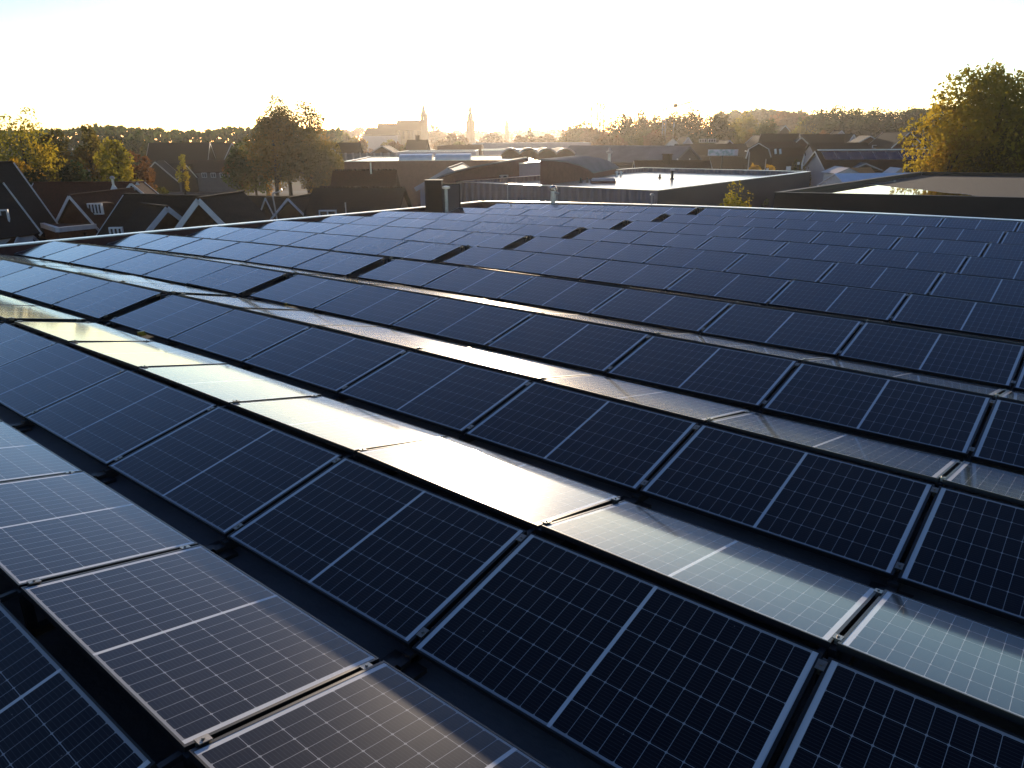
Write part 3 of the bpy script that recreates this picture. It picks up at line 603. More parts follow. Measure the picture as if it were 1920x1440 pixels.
P4 = [onz(645, 303, zt), onz(1000, 299.5, zt)]
hb = hall('brown_hall', 'long dark brown flat hall with pale roof edge and two arched skylights', [P4[0], P4[1], P4[1]+vdir(93)*24, P4[0]+vdir(93)*24], zt, m_brownwall, m_felt, 0.12, m_coping)
for x0, x1, lab in ((751, 812, 'left arched skylight on the long brown hall'), (818, 884, 'right arched skylight on the long brown hall')):
    a = at(x0, 301.5, 99); e = at(x1, 301.5, 99); a.z = e.z = zt-.1; o = thing('skylight', lab, 'skylight', (a+e)/2, VROT, 'arched skylights on the long brown hall'); l = (e-a).length; b = MB()
    b.prism([(-l/2, 1.6*math.cos(t), .12+0.75*math.sin(t)) for t in np.linspace(0, math.pi, 9)], (l, 0, 0)); b.build('vault', m_skylight, o); b = MB(); b.box((-l/2-.1,-1.75,-.05),(l/2+.1,1.75,.115)); b.build('curb', m_rail, o)
zt = at(745, 285, 135).z; a, e = onz(745, 285, zt), onz(892, 283.5, zt); hall('long_hall', 'long grey lilac flat hall behind the arched skylights', [a, e, e+vdir(90)*14, a+vdir(90)*14], zt, m_lilac, m_felt, 0.15, m_coping)
a = at(635, 288, 128); e = at(742, 287, 128); o = thing('wall', 'grey panelled yard wall left of the lilac hall', 'wall', (a.x, a.y, GROUND)); b = MB(); l_ = [a.lerp(e, t) for t in np.linspace(0, 1, 9)]
for p, q in zip(l_[:-1], l_[1:]): b.prism([Vector((p.x,p.y,GROUND))-o.location, Vector((q.x,q.y,GROUND))-o.location, q-o.location, p-o.location], FWD*.2)
b.build('panel', m_greyroof, o); b = MB()
for p in l_: b.bar(Vector((p.x,p.y,GROUND))-o.location-FWD*.1, p-o.location+UPV*.1-FWD*.1, .25, .25)
b.build('post', m_pole, o)
zt = at(820, 273, 165).z; a, e = onz(820, 273, zt), onz(903, 272, zt); hall('brown_store', 'low brown flat store in front of the orange trees', [a, e, e+vdir(90)*12, a+vdir(90)*12], zt, m_brownwall, m_felt, 0.2)
zt = at(885, 270, 185).z; a, e = onz(885, 269, zt), onz(1108, 267.5, zt); hall('pale_hall', 'wide pale purple hall in the haze behind the scalloped roof', [a, e, e+vdir(90)*20, a+vdir(90)*20], zt, m_lilac, m_greyroof, 0.15)
# scalloped roof
D0 = 112; x0, x1 = 940, 1078; pts = []
for i in range(65):
    t = i/64; x = x0+(x1-x0)*t; ph = abs(math.sin(math.pi*t*4.0)); pts.append(at(x, 288-9.5*ph**0.8, D0))
lo = [Vector((pts[-1].x, pts[-1].y, GROUND)), Vector((pts[0].x, pts[0].y, GROUND))]; o_ = Vector((pts[0].x, pts[0].y, GROUND)); r = thing('scalloped_hall', 'red brick hall with a roof of four shallow arches and bright edges', 'building', o_)
MB().prism([p-o_ for p in pts+lo], vdir(90)*16).build('wall', m_brick, r); b = MB(); b.tube([p-o_-FWD*.1 for p in pts], .14, 6); b.build('roof_edge', m_coping, r)
b = MB(); a, e = at(903, 281, D0+16), at(1072, 279.5, D0+16); b.bar(a-o_, e-o_, .5, .25); b.build('coping', m_coping, r)
# grey gabled hall
h = house('gabled_hall', 'grey roofed gabled hall behind the sunlit flat roof', (1290, 274), 115, 140, 21, 4.4, 2.1, m_clad_dark, m_greyroof, m_greyroof, cat='building', tw=0.3)
for x in (1270, 1293): a = at(x, 302, 108)-h.location; b = MB(); b.bar(a-UPV*.5, a+UPV*.35, .15, .12); b.build('downpipe', m_white, h)
h = house('house', 'dark brown hip roofed house in front of the grey gabled hall', (1326, 301), 84, 178, 7.6, 3.4, 2.3, m_darkbrick, m_rusttile, m_pole, tw=0.12); chimney(h, at(1251, 300, 84), .75, .55)
a = at(1142, 311, 80); o = thing('chimney_flue', 'tall silvery flue with a cowl in front of the grey hall', 'flue pipe', (a.x, a.y, GROUND)); t = at(1142, 288, 80).z-GROUND
MB().tube([(0,0,0),(0,0,t)], .16, 12).build('pipe', m_steel, o); MB().lathe([(.2,t),(.34,t+.05),(.34,t+.22),(.16,t+.3),(.1,t+.55),(0,t+.6)], 12).build('cowl', m_pole, o)

# ---- right background
h = house('house', 'long dark roofed house with two white dormer windows on its ridge', (1396, 269), 150, 176, 13, 5.5, 3.6, m_darkbrick, m_tile, None); win_px(h, 1311, 260.5, 1325, 267, 151, -90, 3); win_px(h, 1328, 260.5, 1342, 267, 151, -90, 3)
h = house('house', 'house with a white triangular gable at the left of the dark houses', (1263, 261), 175, 80, 8, 1.7, 1.5, m_white, m_tile, m_white, tw=0.15)
h = house('house', 'house with a cream pointed gable beyond the grey hall', (1290, 257), 185, 90, 8, 1.3, 1.7, m_lilac, m_tile, m_white, tw=0.25)
h = house('house', 'small grey gabled house above the billboard', (1368, 263), 165, 90, 8, 1.6, 1.4, m_darkbrick, m_tile, m_pole, tw=0.2)
a, e = at(1327, 292, 125), at(1384, 280, 125); c = (a+e)/2; o = thing('billboard', 'wide pale blue green billboard on the dark shed', 'billboard', (c.x, c.y, GROUND), VROT); wd = (e-a).dot(RGT); 
def bill_nodes(m, t, p, tc):
    n = t.nodes.new('ShaderNodeTexNoise'); n.inputs['Scale'].default_value = 1.6; t.links.new(tc.outputs['Object'], n.inputs['Vector']); r = t.nodes.new('ShaderNodeValToRGB'); t.links.new(n.outputs[0], r.inputs[0]); q = r.color_ramp.elements
    q[0].position = .42; q[0].color = (.24,.42,.40,1); q[1].position = .58; q[1].color = (.55,.62,.66,1); t.links.new(r.outputs[0], p.inputs['Base Color'])
b = MB(); b.box((-wd/2,-.1,a.z-GROUND),(wd/2*.76,.05,e.z-GROUND)); b.build('board', mat('billboard_print', (.4,.5,.5), .5, builder=bill_nodes), o); b = MB(); b.box((wd/2*.765,-.1,a.z-GROUND),(wd/2,.05,e.z-GROUND)); b.build('end_panel', m_white, o); b = MB()
for x in (-wd*.4, 0, wd*.4): b.bar((x,.15,0),(x,.15,a.z-GROUND+.5),.2,.2)
b.build('leg', m_rail, o)
zt = at(1330, 293, 127).z; a, e = onz(1318, 293, zt), onz(1396, 294, zt); hall('dark_shed', 'dark low shed under the billboard', [a+FWD*.6, e+FWD*.6, e+vdir(90)*9, a+vdir(90)*9], zt, m_darkbrick, m_membrane, .15)
# gambrel house
D0 = 112; tp = [at(x, y, D0) for x, y in ((1401,297),(1406,279.5),(1425,268.5),(1443.5,279.5),(1448,295))]; o_ = Vector((tp[2].x, tp[2].y, GROUND)); r = thing('gambrel_house', 'dark house whose gambrel gable is outlined in white', 'house', o_)
lo = [Vector((tp[-1].x, tp[-1].y, GROUND)), Vector((tp[0].x, tp[0].y, GROUND))]; bk = vdir(40)*9
MB().prism([p-o_ for p in tp+lo], bk).build('wall', m_darkbrick, r); b = MB()
for a, e in zip(tp[:-1], tp[1:]): b.prism([a-o_-bk*.03, e-o_-bk*.03, e-o_+bk*1.03, a-o_+bk*1.03], UPV*.16)
b.build('roof', m_rusttile, r); b = MB()
for a, e in zip(tp[:-1], tp[1:]): b.bar(a-o_-bk*.035, e-o_-bk*.035, .1, .24, up=FWD)
b.build('bargeboard', m_white, r)
for x in (1455, 1464): c = at(x, 284, 111)-o_; b = MB(); b.bar(c-UPV*.35, c+UPV*.35-RGT*.15, .3, .08, up=FWD); b.build('skylight', m_skylight, r)
h = house('house', 'steep house with twin white edged gables behind the gambrel house', (1437, 253.5), 145, 88, 8, 2.0, 1.9, m_darkbrick, m_tile, m_white, tw=0.2)
A = at(1447, 257, 143); gable(h, A, 88, 5, 1.1, 1.4, m_lilac, m_tile, m_white, tw=0.2); A = at(1497, 256, 147); gable(h, A, 178, 6.5, 3, 2, m_darkbrick, m_tile, None)
h = house('house', 'small far house with pale gable among the yellow green trees', (1472, 235), 230, 90, 7, 1.3, 1.3, m_darkbrick, m_tile, m_white, tw=0.25)
h = house('house', 'brown brick house with two stacked gables left of the white walled hall', (1503, 257), 130, 75, 8, 2.2, 2.0, m_brick, m_tile, m_pole, tw=0.2); A = at(1496, 251, 137); gable(h, A, 150, 6, 3, 2.4, m_brick, m_tile, m_pole, tw=0.2)
h = house('house', 'long dark house ending in a white pointed gable', (1600, 251), 155, 176, 11, 4, 2.6, m_darkbrick, m_tile, None); A = at(1600, 251.5, 151); gable(h, A, 90, 4, .9, 1.7, m_lilac, m_tile, m_white, tw=0.2); A = at(1577, 244.5, 158); gable(h, A, 90, 3, .8, .8, m_lilac, m_tile, m_white, tw=0.2)
h = house('house', 'low dark roofed house with a pale wall behind the blue panelled roof', (1622, 267), 118, 176, 8, 4, 2.0, m_lilac, m_tile, None)
for x in (1552, 1578, 1605): win_px(h, x-3, 281, x+3, 285, 113.4, -90, 1, m_rail)
h = house('house', 'brick house with a low wide gable beside the long dark house', (1632, 255), 132, 75, 10, 3.3, 1.9, m_brick, m_tile, m_white, tw=0.14); win_px(h, 1636, 272, 1642, 278, 128, -95, 1)
h = house('house', 'dark roofed house with a roof light between two brick gables', (1662, 249), 136, 20, 7, 3.4, 2.2, m_darkbrick, m_tile, m_white, tw=0.16); c = at(1683, 252, 133)-h.location; b = MB(); b.bar(c-RGT*.3-UPV*.2, c+RGT*.3+UPV*.2, .4, .06, up=FWD); b.build('skylight', m_skylight, h)
h = house('house', 'tall brown brick gabled house beside the big tree', (1705.5, 247), 122, 88, 9, 2.3, 2.1, m_brick, m_tile, m_white, tw=0.14); win_px(h, 1712, 268, 1719, 274, 121, -92, 1)
# white-walled hall with a strip of solar panels on the roof
h = house('panelled_hall', 'low rust roofed hall with white end wall and a strip of panels', (1533, 283), 96, -2, 15.5, 4.0, 2.1, m_lilac, m_rusttile, m_white, cat='building', tw=.16)
pr = Vector((vdir(-2).y, -vdir(-2).x, 0)); sl_ = (pr*4.0-UPV*2.1).normalized(); ax = vdir(-2); nn = ax.cross(sl_); nn = nn if nn.z > 0 else -nn; A = at(1533, 283, 96)
b = MB(); b.bar(A-h.location+UPV*.1, A+ax*15.5-h.location+UPV*.1, .5, .14); b.build('ridge_cap', m_skylight, h)
for i in range(9):
    c = A+ax*(1.1+i*1.55)+sl_*1.35+nn*.06; o = thing('solar_panel', f'{ORD[i]} panel from the left on the rust roofed hall', 'solar panel', c, 0, 'panels on the rust roofed hall')
    q = [ax*sx*.76+sl_*sy*.95 for sx, sy in ((-1,-1),(1,-1),(1,1),(-1,1))]; MB().prism(q, nn*.035).build('frame', m_steel, o)
    q = [ax*sx*.73+sl_*sy*.92+nn*.038 for sx, sy in ((-1,-1),(1,-1),(1,1),(-1,1))]; MB().add(q, [(0,1,2,3)]).build('cell_glass', mat('blue_cells', (.012,.02,.06), .15, .6), o)
for i, x in enumerate((1624, 1648, 1671)):
    c = at(x, 282, 96.5); o = thing('skylight', f'{ORD[i]} white box skylight from the left on the panelled hall ridge', 'skylight', c, VROT, 'white box skylights on the panelled hall'); b = MB(); b.prism([(-.3,0,-.4),(.3,0,-.4),(.36,0,.12),(-.2,0,.05)], (0,.5,0)); b.build('box', m_white, o)
# sheeted greenhouse, stalls, signs
h = house('greenhouse', 'pale blue sheeted greenhouse between the dark halls', (1567, 325), 62, 2, 8.5, 2.8, 1.0, m_white, m_tarp, None, cat='greenhouse', oh=.1, slab=.06)
def stall(label, x, y, D, w, d, m): return house('market_tent', label, (x, y), D, 85, 3, w, d, m_white, m, None, cat='tent', group='market tents beyond the greenhouse', oh=.1, slab=.06, zb=GROUND+1.8)
stall('low white tent left of the orange canopy', 1582, 313, 88, 1.2, .55, m_white); stall('pale tent just behind the low white tent', 1592, 314.5, 85, 1.1, .5, m_lilac); stall('white tent with pointed roof near the big tree', 1690, 315, 85, .55, .45, m_white); stall('smallest white tent close to the big tree', 1700, 312.5, 92, .4, .4, m_white)
h = house('canopy', 'orange canopy under a grey gabled frame', (1598, 314), 86, 5, 2.1, .9, .45, m_orange, m_orange, None, cat='canopy', zb=GROUND+1.9, oh=.05, slab=.05)
h = house('open_shed', 'open grey shed with a shallow white edged gable behind the orange canopy', (1622, 306), 92, 90, 5, 2.2, .85, m_darkbrick, m_greyroof, m_white, cat='shed', tw=.12)
def pole_px(name, label, cat, x, y0, y1, D, r_, m, arm=None, group=None):
    a = at(x, y0, D); t = at(x, y1, D).z-GROUND; o = thing(name, label, cat, (a.x, a.y, GROUND), VROT, group); MB().tube([(0,0,0),(0,0,t)], [r_*1.2, r_*.8], 8).build('pole', m, o)
    if arm:
        p = [Vector((0,0,t)), Vector((arm*.3,0,t+abs(arm)*.3)), Vector((arm,0,t+abs(arm)*.42))]; MB().tube(p, r_*.6, 8).build('arm', m, o); b = MB(); b.bar(p[-1]-Vector((arm*.1,0,0)), p[-1]+Vector((arm*.55,0,.03)), .16, .09); b.build('lamp_head', m_steel, o)
    return o
a = at(515, 411, 48); o = thing('street_lamp', 'leaning thin lamp post with a bent arm before the dark gables', 'street lamp', (a.x, a.y, GROUND), VROT); t = at(511, 365, 48)-o.location
tt = Vector((t.dot(RGT), 0, t.z)); MB().tube([(.5,0,0),tt], [.06,.045], 8).build('pole', m_pole, o); MB().tube([tt, tt+Vector((.08,0,.1)), tt+Vector((.52,0,.2))], .035, 8).build('arm', m_pole, o); b = MB(); b.bar(tt+Vector((.45,0,.2)), tt+Vector((.62,0,.32)), .12, .08); b.build('lamp_head', m_steel, o)
pole_px('street_lamp', 'grey street lamp in front of the gambrel house', 'street lamp', 1402, 322, 286, 78, .06, m_pole, -.3)
pole_px('flag_pole', 'thin pale pole in front of the dark houses', 'pole', 1434, 322, 298, 86, .05, m_pole)
o = pole_px('flag_pole', 'flagpole with a furled white flag before the yellow shrubs', 'flagpole', 1504, 322, 288, 84, .04, m_pole)
t = at(1504, 288, 84).z-GROUND; b = MB(); b.prism([(.02,0,t),(.10,0,t-.3),(.05,0,t-.9),(-.12,0,t-1.7),(-.18,0,t-1.1)], (0,.04,0)); b.build('flag', m_white, o)
a = at(1323/1.0, 228, 205)
o = pole_px('flag_pole', 'distant pole with a pale pennant against the trees', 'flagpole', 1261, 270, 226, 205, .06, m_pole); t = at(1261, 228, 205).z-GROUND; b = MB(); b.prism([(0,0,t),(.35,0,t-.9),(.05,0,t-1.6)], (0,.05,0)); b.build('flag', m_white, o)
def sign(label, x, y0, y1, wpx, D):
    a = at(x, y1, D); e = at(x, y0, D); o = thing('signboard', label, 'signboard', (a.x, a.y, GROUND), VROT, 'white signboards by the yard'); w = wpx/FPX*D/2; b = MB(); b.box((-w,-.04,a.z-GROUND),(w,.04,e.z-GROUND)); b.build('board', m_white, o); b = MB(); b.bar((-w*.7,.08,0),(-w*.7,.08,e.z-GROUND+.1),.07,.07); b.bar((w*.7,.08,0),(w*.7,.08,e.z-GROUND+.1),.07,.07); b.build('post', m_rail, o)
sign('larger white signboard right of the lamp post', 1478, 312, 319, 8, 80); sign('tiny white signboard left of the larger one', 1439, 315.5, 319, 4, 82); sign('small white signboard hung beside the furled flag', 1497, 304, 308.5, 4, 84)
# crane
a = at(1243, 275, 230); o = thing('tower_crane', 'slender tower crane with a raised jib above the autumn trees', 'crane', (a.x, a.y, GROUND), VROT); t = at(1243, 204, 230).z-GROUND; tpz = at(1243, 187, 230).z-GROUND; s = FPX/230
b = MB()
for sx in (-.45, .45):
    for sy in (-.45, .45): b.bar((sx,sy,0),(sx,sy,t),.12,.12)
for i in range(int(t/1.2)): b.bar((-.45,-.45,i*1.2),(.45,-.45,i*1.2+1.2),.08,.08); b.bar((.45,.45,i*1.2),(-.45,.45,i*1.2+1.2),.08,.08)
b.build('mast', m_pole, o); j1 = Vector((48/s, 0, at(1243, 191, 230).z-GROUND)); j0 = Vector((-3/s, 0, t-.2)); b = MB(); b.bar(j0, j1, .45, .3); b.bar(j0+UPV*.7, j1+UPV*.15, .12, .12)
for i in range(9): q = j0.lerp(j1, i/9); b.bar(q, q+UPV*.65*(1-i/10), .07, .07)
b.build('jib', m_pole, o); b = MB(); c = j0.lerp(j1, .42); b.box(c-Vector((.5,.4,.3)), c+Vector((.4,.4,.7))); b.build('cabin', m_rail, o); b = MB(); b.bar((0,0,t),(0,0,tpz),.14,.14); b.bar((0,0,tpz),j1+UPV*.1,.04,.04); b.bar((0,0,tpz),(-4/s,0,t),.04,.04); b.build('apex', m_pole, o)

# ---- church and towers
Dc = 480
def cpx(x, y, D=Dc): return at(x, y, D)
o_ = cpx(770, 262); o_.z = GROUND; r = thing('church', 'hazy brick church with stepped roofs and a pointed spire on the left', 'church', o_)
def cbox(x0, x1, y0, D, dep, name, m, gab=None):
    a, e = cpx(x0, y0, D), cpx(x1, y0, D); z = a.z; q = [Vector((a.x,a.y,GROUND))-o_, Vector((e.x,e.y,GROUND))-o_, Vector((e.x,e.y,z))-o_, Vector((a.x,a.y,z))-o_]; MB().prism(q, FWD*dep).build(name, m, r)
def croof(x0, x1, ytop, yeave, D, dep, m):
    a, e = cpx(x0, yeave, D), cpx(x1, yeave, D); zt = cpx(x0, ytop, D+dep/2).z; q = [a-o_-FWD*.5, a-o_+FWD*(dep+.5), a-o_+FWD*dep/2+UPV*(zt-a.z)]; MB().prism(q, e-a).build('roof', m, r)
for x0, x1, yt, ye in ((742.5, 789, 225.5, 244), (706, 742, 231.5, 251), (683.5, 742, 240.5, 252)):
    dd = Dc+(6 if x0 == 706 else 0); cbox(x0, x1, ye, dd, 14, 'wall', m_stone); croof(x0, x1, yt, ye, dd, 14, m_rusttile)
for i in range(5): c = cpx(748+i*9, 252, Dc-.6)-o_; b = MB(); b.box(c+Vector((-.6,-.3,-2.5)), c+Vector((.6,.3,2.0))); b.build('window', m_glass, r)
cbox(788.5, 800, 213.5, Dc-2, 5.0, 'tower', m_stone); c = cpx(794.2, 213.5, Dc+.5)-o_; zt = cpx(794.2, 196.5, Dc).z-(c.z+o_.z)
MB().lathe([(1.75,0),(1.6,.25),(1.1,1.6),(.65,4.2),(.05,zt)], 8, c).build('spire', m_slate, r); c = cpx(794, 222, Dc-2.05)-o_; b = MB(); b.box(c+Vector((-.35,-.1,-1.0)), c+Vector((.35,.1,1.0))); b.build('belfry_opening', m_skylight, r)
b = MB(); a = cpx(680, 255.5, Dc-16)-o_; e = cpx(745, 254, Dc-16)-o_; b.prism([a, e, e-UPV*9, a-UPV*9], FWD*12); b.build('annex', m_lilac, r)
def tower(label, x, Y, prof, D):
    o2 = at(x, 250, D); o2.z = GROUND; r2 = thing('church_tower', label, 'church tower', o2); k = D/FPX
    def zz_(y): return at(x, y, D).z-GROUND
    bw = prof[0][0]*k; b = MB(); b.box((-bw,-bw,0),(bw,bw,zz_(prof[0][1]))); b.build('tower', m_stone, r2); MB().lathe([(max(w*k, .05), zz_(y)) for w, y in prof[1:]], 12).build('spire', m_slate, r2)
tower('faint church tower with an onion shaped stepped spire in the glare', 882.5, 0, [(5.2, 226), (4.9, 226), (5.0, 219), (4.2, 215), (2.4, 212.5), (2.4, 209), (3.2, 207), (2.6, 203), (1.1, 199.5), (.5, 196)], 520)
tower('smallest and faintest tower near the middle of the skyline', 950.5, 0, [(2.8, 234), (2.7, 234), (2.2, 229), (1.2, 226), (.5, 222)], 600)

# ------------------------------------------------------------------ trees
CROWNS = {}
def crown_mesh(seed, nl, leaf, lobes, hollow=0.35, shape=1.0, asp=1.0):
    """unit crown (radius about 1, z from -1 to 1) of many leaf-clump faces grouped in lobes with gaps"""
    key = (seed, nl, leaf, lobes, hollow, shape, asp)
    if key in CROWNS: return CROWNS[key]
    r_ = np.random.RandomState(seed); cs = []
    for i in range(lobes):
        d = r_.normal(size=3); d /= np.linalg.norm(d); rad = r_.uniform(.35, .86); c = d*rad; c[2] = c[2]*.95+.02
        cs.append((c, r_.uniform(.18, .36)))
    w = np.array([c[1]**2 for c in cs]); w /= w.sum(); idx = r_.choice(lobes, nl, p=w)
    C0 = np.array([c[0] for c in cs])[idx]; R0 = np.array([c[1] for c in cs])[idx]
    d = r_.normal(size=(nl, 3)); d /= np.linalg.norm(d, axis=1)[:, None]; rr = r_.uniform(0.35, 1.0, nl)**.6
    Pn = C0+d*(R0*rr)[:, None]*np.array([1, 1, 1/asp])
    Pn[:, :2] *= (1-np.clip((Pn[:, 2:3]-.2), 0, 1)*.35*shape)
    a = r_.normal(size=(nl, 3)); a /= np.linalg.norm(a, axis=1)[:, None]; b = np.cross(a, r_.normal(size=(nl, 3))); b /= np.linalg.norm(b, axis=1)[:, None]
    sz = leaf*r_.uniform(.55, 1.35, nl)[:, None]; 
    qz = np.array([1, 1, 1/asp]); a = a*qz; b = b*qz; v = np.stack([Pn-a*sz, Pn-b*sz*.55, Pn+a*sz, Pn+b*sz*.55], 1).reshape(-1, 3)
    me = bpy.data.meshes.new('crown'); me.from_pydata(v.tolist(), [], np.arange(nl*4).reshape(-1, 4).tolist()); me.update(); CROWNS[key] = (me, cs); return CROWNS[key]
def tree(label, x, ytop, D, wpx, leafm, seed=1, nl=2600, leaf=.075, lobes=26, group=None, name='tree', skirt=.78, base=None, ybase=None, trunks=1, cat='tree', hscale=None, shape=1.0, limb=True, wid=1.18):
    """x, ytop, wpx: where and how wide it stands in the photograph; D metres away"""
    top = at(x, ytop, D); o = thing(name, label, cat, (top.x, top.y, GROUND), (seed*1.7) % 6.28, group); H = top.z-GROUND; rad = wpx/FPX*D/2
    ch = H*skirt/2; cz = H-ch*1.02
    asp = max(.75, round(4*ch/(rad*wid))/4); lobes = int(lobes*max(1, asp**.7)); me, cs = crown_mesh(seed % 7, nl, leaf, lobes, shape=shape, asp=asp)
    key = 'crown'; m2 = me.copy() if False else me
    c = bpy.data.objects.new('crown', me); col.objects.link(c); c.parent = o; c.location = (0, 0, cz); c.scale = (rad*wid, rad*wid, ch)
    if not me.materials: me.materials.append(leafm)
    c.material_slots[0].link = 'OBJECT'; c.material_slots[0].material = leafm
    b = MB(); r0 = max(.09, H*.017)
    for t in range(trunks):
        ox = (t-(trunks-1)/2)*rad*.42; tp = Vector((ox*.6, 0, cz+ch*.35)); b.tube([(ox, 0, 0), (ox*.95, r0*.4, H*.22), (ox*.8, -r0*.5, cz*.75), tp], [r0*1.25, r0, r0*.8, r0*.25], 7)
        if limb:
            for i, (cc, rr) in enumerate(cs[t::trunks][:9]):
                e = Vector((cc[0]*rad, cc[1]*rad, cz+cc[2]*ch)); z0 = max(H*.2, min(e.z-.2*H, cz)); s_ = Vector((ox*.85, 0, z0)); mid = s_.lerp(e, .5)+UPV*(.04*H); b.tube([s_, mid, e], [r0*.5, r0*.3, r0*.1], 5, False)
    b.build('trunk', m_bark, o); return o
TL = 'trees beyond the left houses'
tree('sparse tall yellow tree at the left edge of the photo', 22, 183, 78, 110, LF['lime'], 1, 3600, .04, 46, TL, skirt=.8)
tree('bushy orange brown tree just right of the sparse yellow tree', 82, 231, 84, 100, LF['autumn'], 2, 4500, .06, 30, TL, skirt=.9)
tree('bushy yellow tree low at the left edge', 38, 268, 72, 70, LF['gold'], 3, 2600, .075, 22, TL, skirt=.9)
tree('golden topped tree behind the red brown brick house', 158, 233, 90, 85, LF['autumn'], 4, 4500, .06, 28, TL, skirt=.9)
tree('round dark green tree with yellow fringe above the silver flue', 209, 254, 80, 85, LF['lime'], 5, 4200, .065, 28, TL, skirt=.95)
tree('orange tree right of the dark green tree', 248, 274, 95, 60, LF['rust'], 6, 2500, .075, 22, TL, skirt=.9)
tree('dark green bush below the golden topped tree', 120, 292, 70, 90, LF['dark'], 2, 3500, .065, 24, TL, skirt=.97)
tree('dark bush behind the red brown brick house', 62, 312, 66, 80, LF['dark'], 5, 3000, .07, 22, TL, skirt=.97)
tree('brownish hedge tree between the bushes', 175, 296, 74, 90, LF['green'], 1, 3500, .065, 24, TL, skirt=.97)
tree('dark green tree against the sky left of the far roofs', 212, 237, 190, 46, LF['dark'], 3, 2200, .075, 22, TL)
tree('broad dark tree against the sky above the far roofs', 252, 240, 200, 52, LF['green'], 6, 2200, .075, 22, TL)
tree('small pale green tree before the far dark roof', 336, 279, 118, 26, LF['lime'], 2, 1200, .10, 16, TL, skirt=.85)
tree('brown leafed tree in front of the far terrace', 445, 282, 120, 60, LF['rust'], 4, 2200, .075, 22, TL)
tree('low dark hedge bush beyond the lawn at left', 262, 318, 100, 70, LF['green'], 1, 2200, .075, 22, TL, skirt=.97)
big = 'tall autumn tree group in the middle left'
tree('tall three trunked autumn tree, left and densest of the middle left group', 514, 179, 116, 128, LF['autumn'], 4, 17000, .032, 70, big, skirt=.87, trunks=2, shape=1.5, wid=1.12)
tree('tall thin crowned tree, right of the middle left group', 573, 189, 118, 92, LF['autumn'], 5, 4200, .042, 36, big, skirt=.84)
tree('broad orange brown tree filling the right foot of the middle left group', 590, 258, 114, 100, LF['autumn'], 6, 7500, .042, 40, big, skirt=.86)
tree('broad brown tree filling the left foot of the middle left group', 470, 262, 118, 96, LF['green'], 1, 6500, .045, 36, big, skirt=.84)
tree('bright yellow little shrub on the lawn by the lamp post', 502, 336, 118, 11, LF['yellow'], 3, 700, .13, 12, None, name='shrub', cat='shrub', skirt=.95)
tree('small orange shrub at the foot of the tall autumn trees', 583, 348, 108, 20, LF['gold'], 2, 700, .12, 12, None, name='shrub', cat='shrub', skirt=.95)
tc_ = 'hazy trees around the church'
for i, (x, y, D, w_, k, lab) in enumerate(((652, 238, 330, 46, 'lime', 'hazy yellow green tree left of the church'), (675, 262, 260, 34, 'rust', 'small orange brown tree below the left church roof'), (745, 262, 230, 50, 'rust', 'orange tree in front of the church nave'), (728, 258, 280, 34, 'lime', 'pale green tree under the lower church roof'), (768, 268, 215, 36, 'autumn', 'low orange tree before the church wall'), (815, 233, 520, 34, 'rust', 'thin hazy tree right of the church tower'), (845, 250, 330, 52, 'rust', 'round hazy orange tree right of the church'), (870, 262, 260, 46, 'autumn', 'low orange tree by the brown store'), (993, 230, 380, 18, 'dark', 'pointed hazy conifer in the glare'), (985, 250, 300, 46, 'rust', 'hazy round tree below the conifer'), (1020, 250, 330, 56, 'rust', 'broad hazy tree right of the conifer'), (925, 252, 420, 60, 'rust', 'faint tree below the smallest tower'))):
    tree(lab, x, y, D, w_, LF[k], i+1, 2600, .085, 26, tc_, skirt=.95, wid=1.35, shape=(3.0 if k == 'dark' else 1.0))
tr = 'autumn trees behind the grey hall'
for i, (x, y, D, w_, k, lab) in enumerate(((1082, 229, 270, 66, 'autumn', 'hazy rounded tree left of the bare poplars'), (1118, 236, 250, 50, 'rust', 'brown tree at the foot of the bare poplars'), (1140, 252, 190, 66, 'rust', 'low orange tree in front of the bare poplars'), (1172, 212, 235, 62, 'autumn', 'first tall tree right of the bare poplars'), (1213, 204, 240, 60, 'autumn', 'tall rounded tree left of the crane mast'), (1258, 203, 238, 58, 'autumn', 'tall tree directly behind the crane mast'), (1297, 196, 240, 56, 'autumn', 'tallest autumn tree right of the crane'), (1342, 203, 236, 58, 'autumn', 'tall autumn tree above the billboard'), (1372, 222, 245, 44, 'lime', 'yellow green tree right of the tallest autumn trees'), (1398, 212, 290, 60, 'lime', 'pale yellow green tree below the hazy hill'), (1443, 220, 215, 46, 'green', 'round dark green tree above the twin gables'), (1415, 240, 230, 44, 'gold', 'golden tree between the pale and the round tree'), (1235, 240, 200, 56, 'rust', 'low brown tree left of the crane foot'), (1320, 240, 205, 60, 'green', 'low green tree behind the dormer windows'), (1195, 246, 205, 50, 'autumn', 'low brown tree above the grey hall ridge'))):
    tree(lab, x, y, D, w_, LF[k], i+2, 8000, .052, 80, tr, skirt=.98, wid=1.35, shape=.25)
def poplar(label, x, ytop, D, seed):
    top = at(x, ytop, D); o = thing('bare_poplar', label, 'tree', (top.x, top.y, GROUND), seed, 'bare poplars in the glare'); H = top.z-GROUND; r_ = random.Random(seed); b = MB(); b.tube([(0,0,0),(0,0,H*.5),(.1,0,H)], [.3,.2,.05], 6); b.build('trunk', m_bark, o); b = MB()
    for i in range(26):
        z = H*r_.uniform(.35, .92); a = r_.uniform(0, 6.28); l = H*.16*(1.1-z/H)+.4; e = Vector((math.cos(a)*l*.35, math.sin(a)*l*.35, z+l*1.3)); b.tube([(0,0,z), e.lerp(Vector((0,0,z)), .5)+Vector((math.cos(a)*.15, math.sin(a)*.15, 0)), e], [.10,.07,.03], 4, False)
    b.build('twigs', m_bark, o)
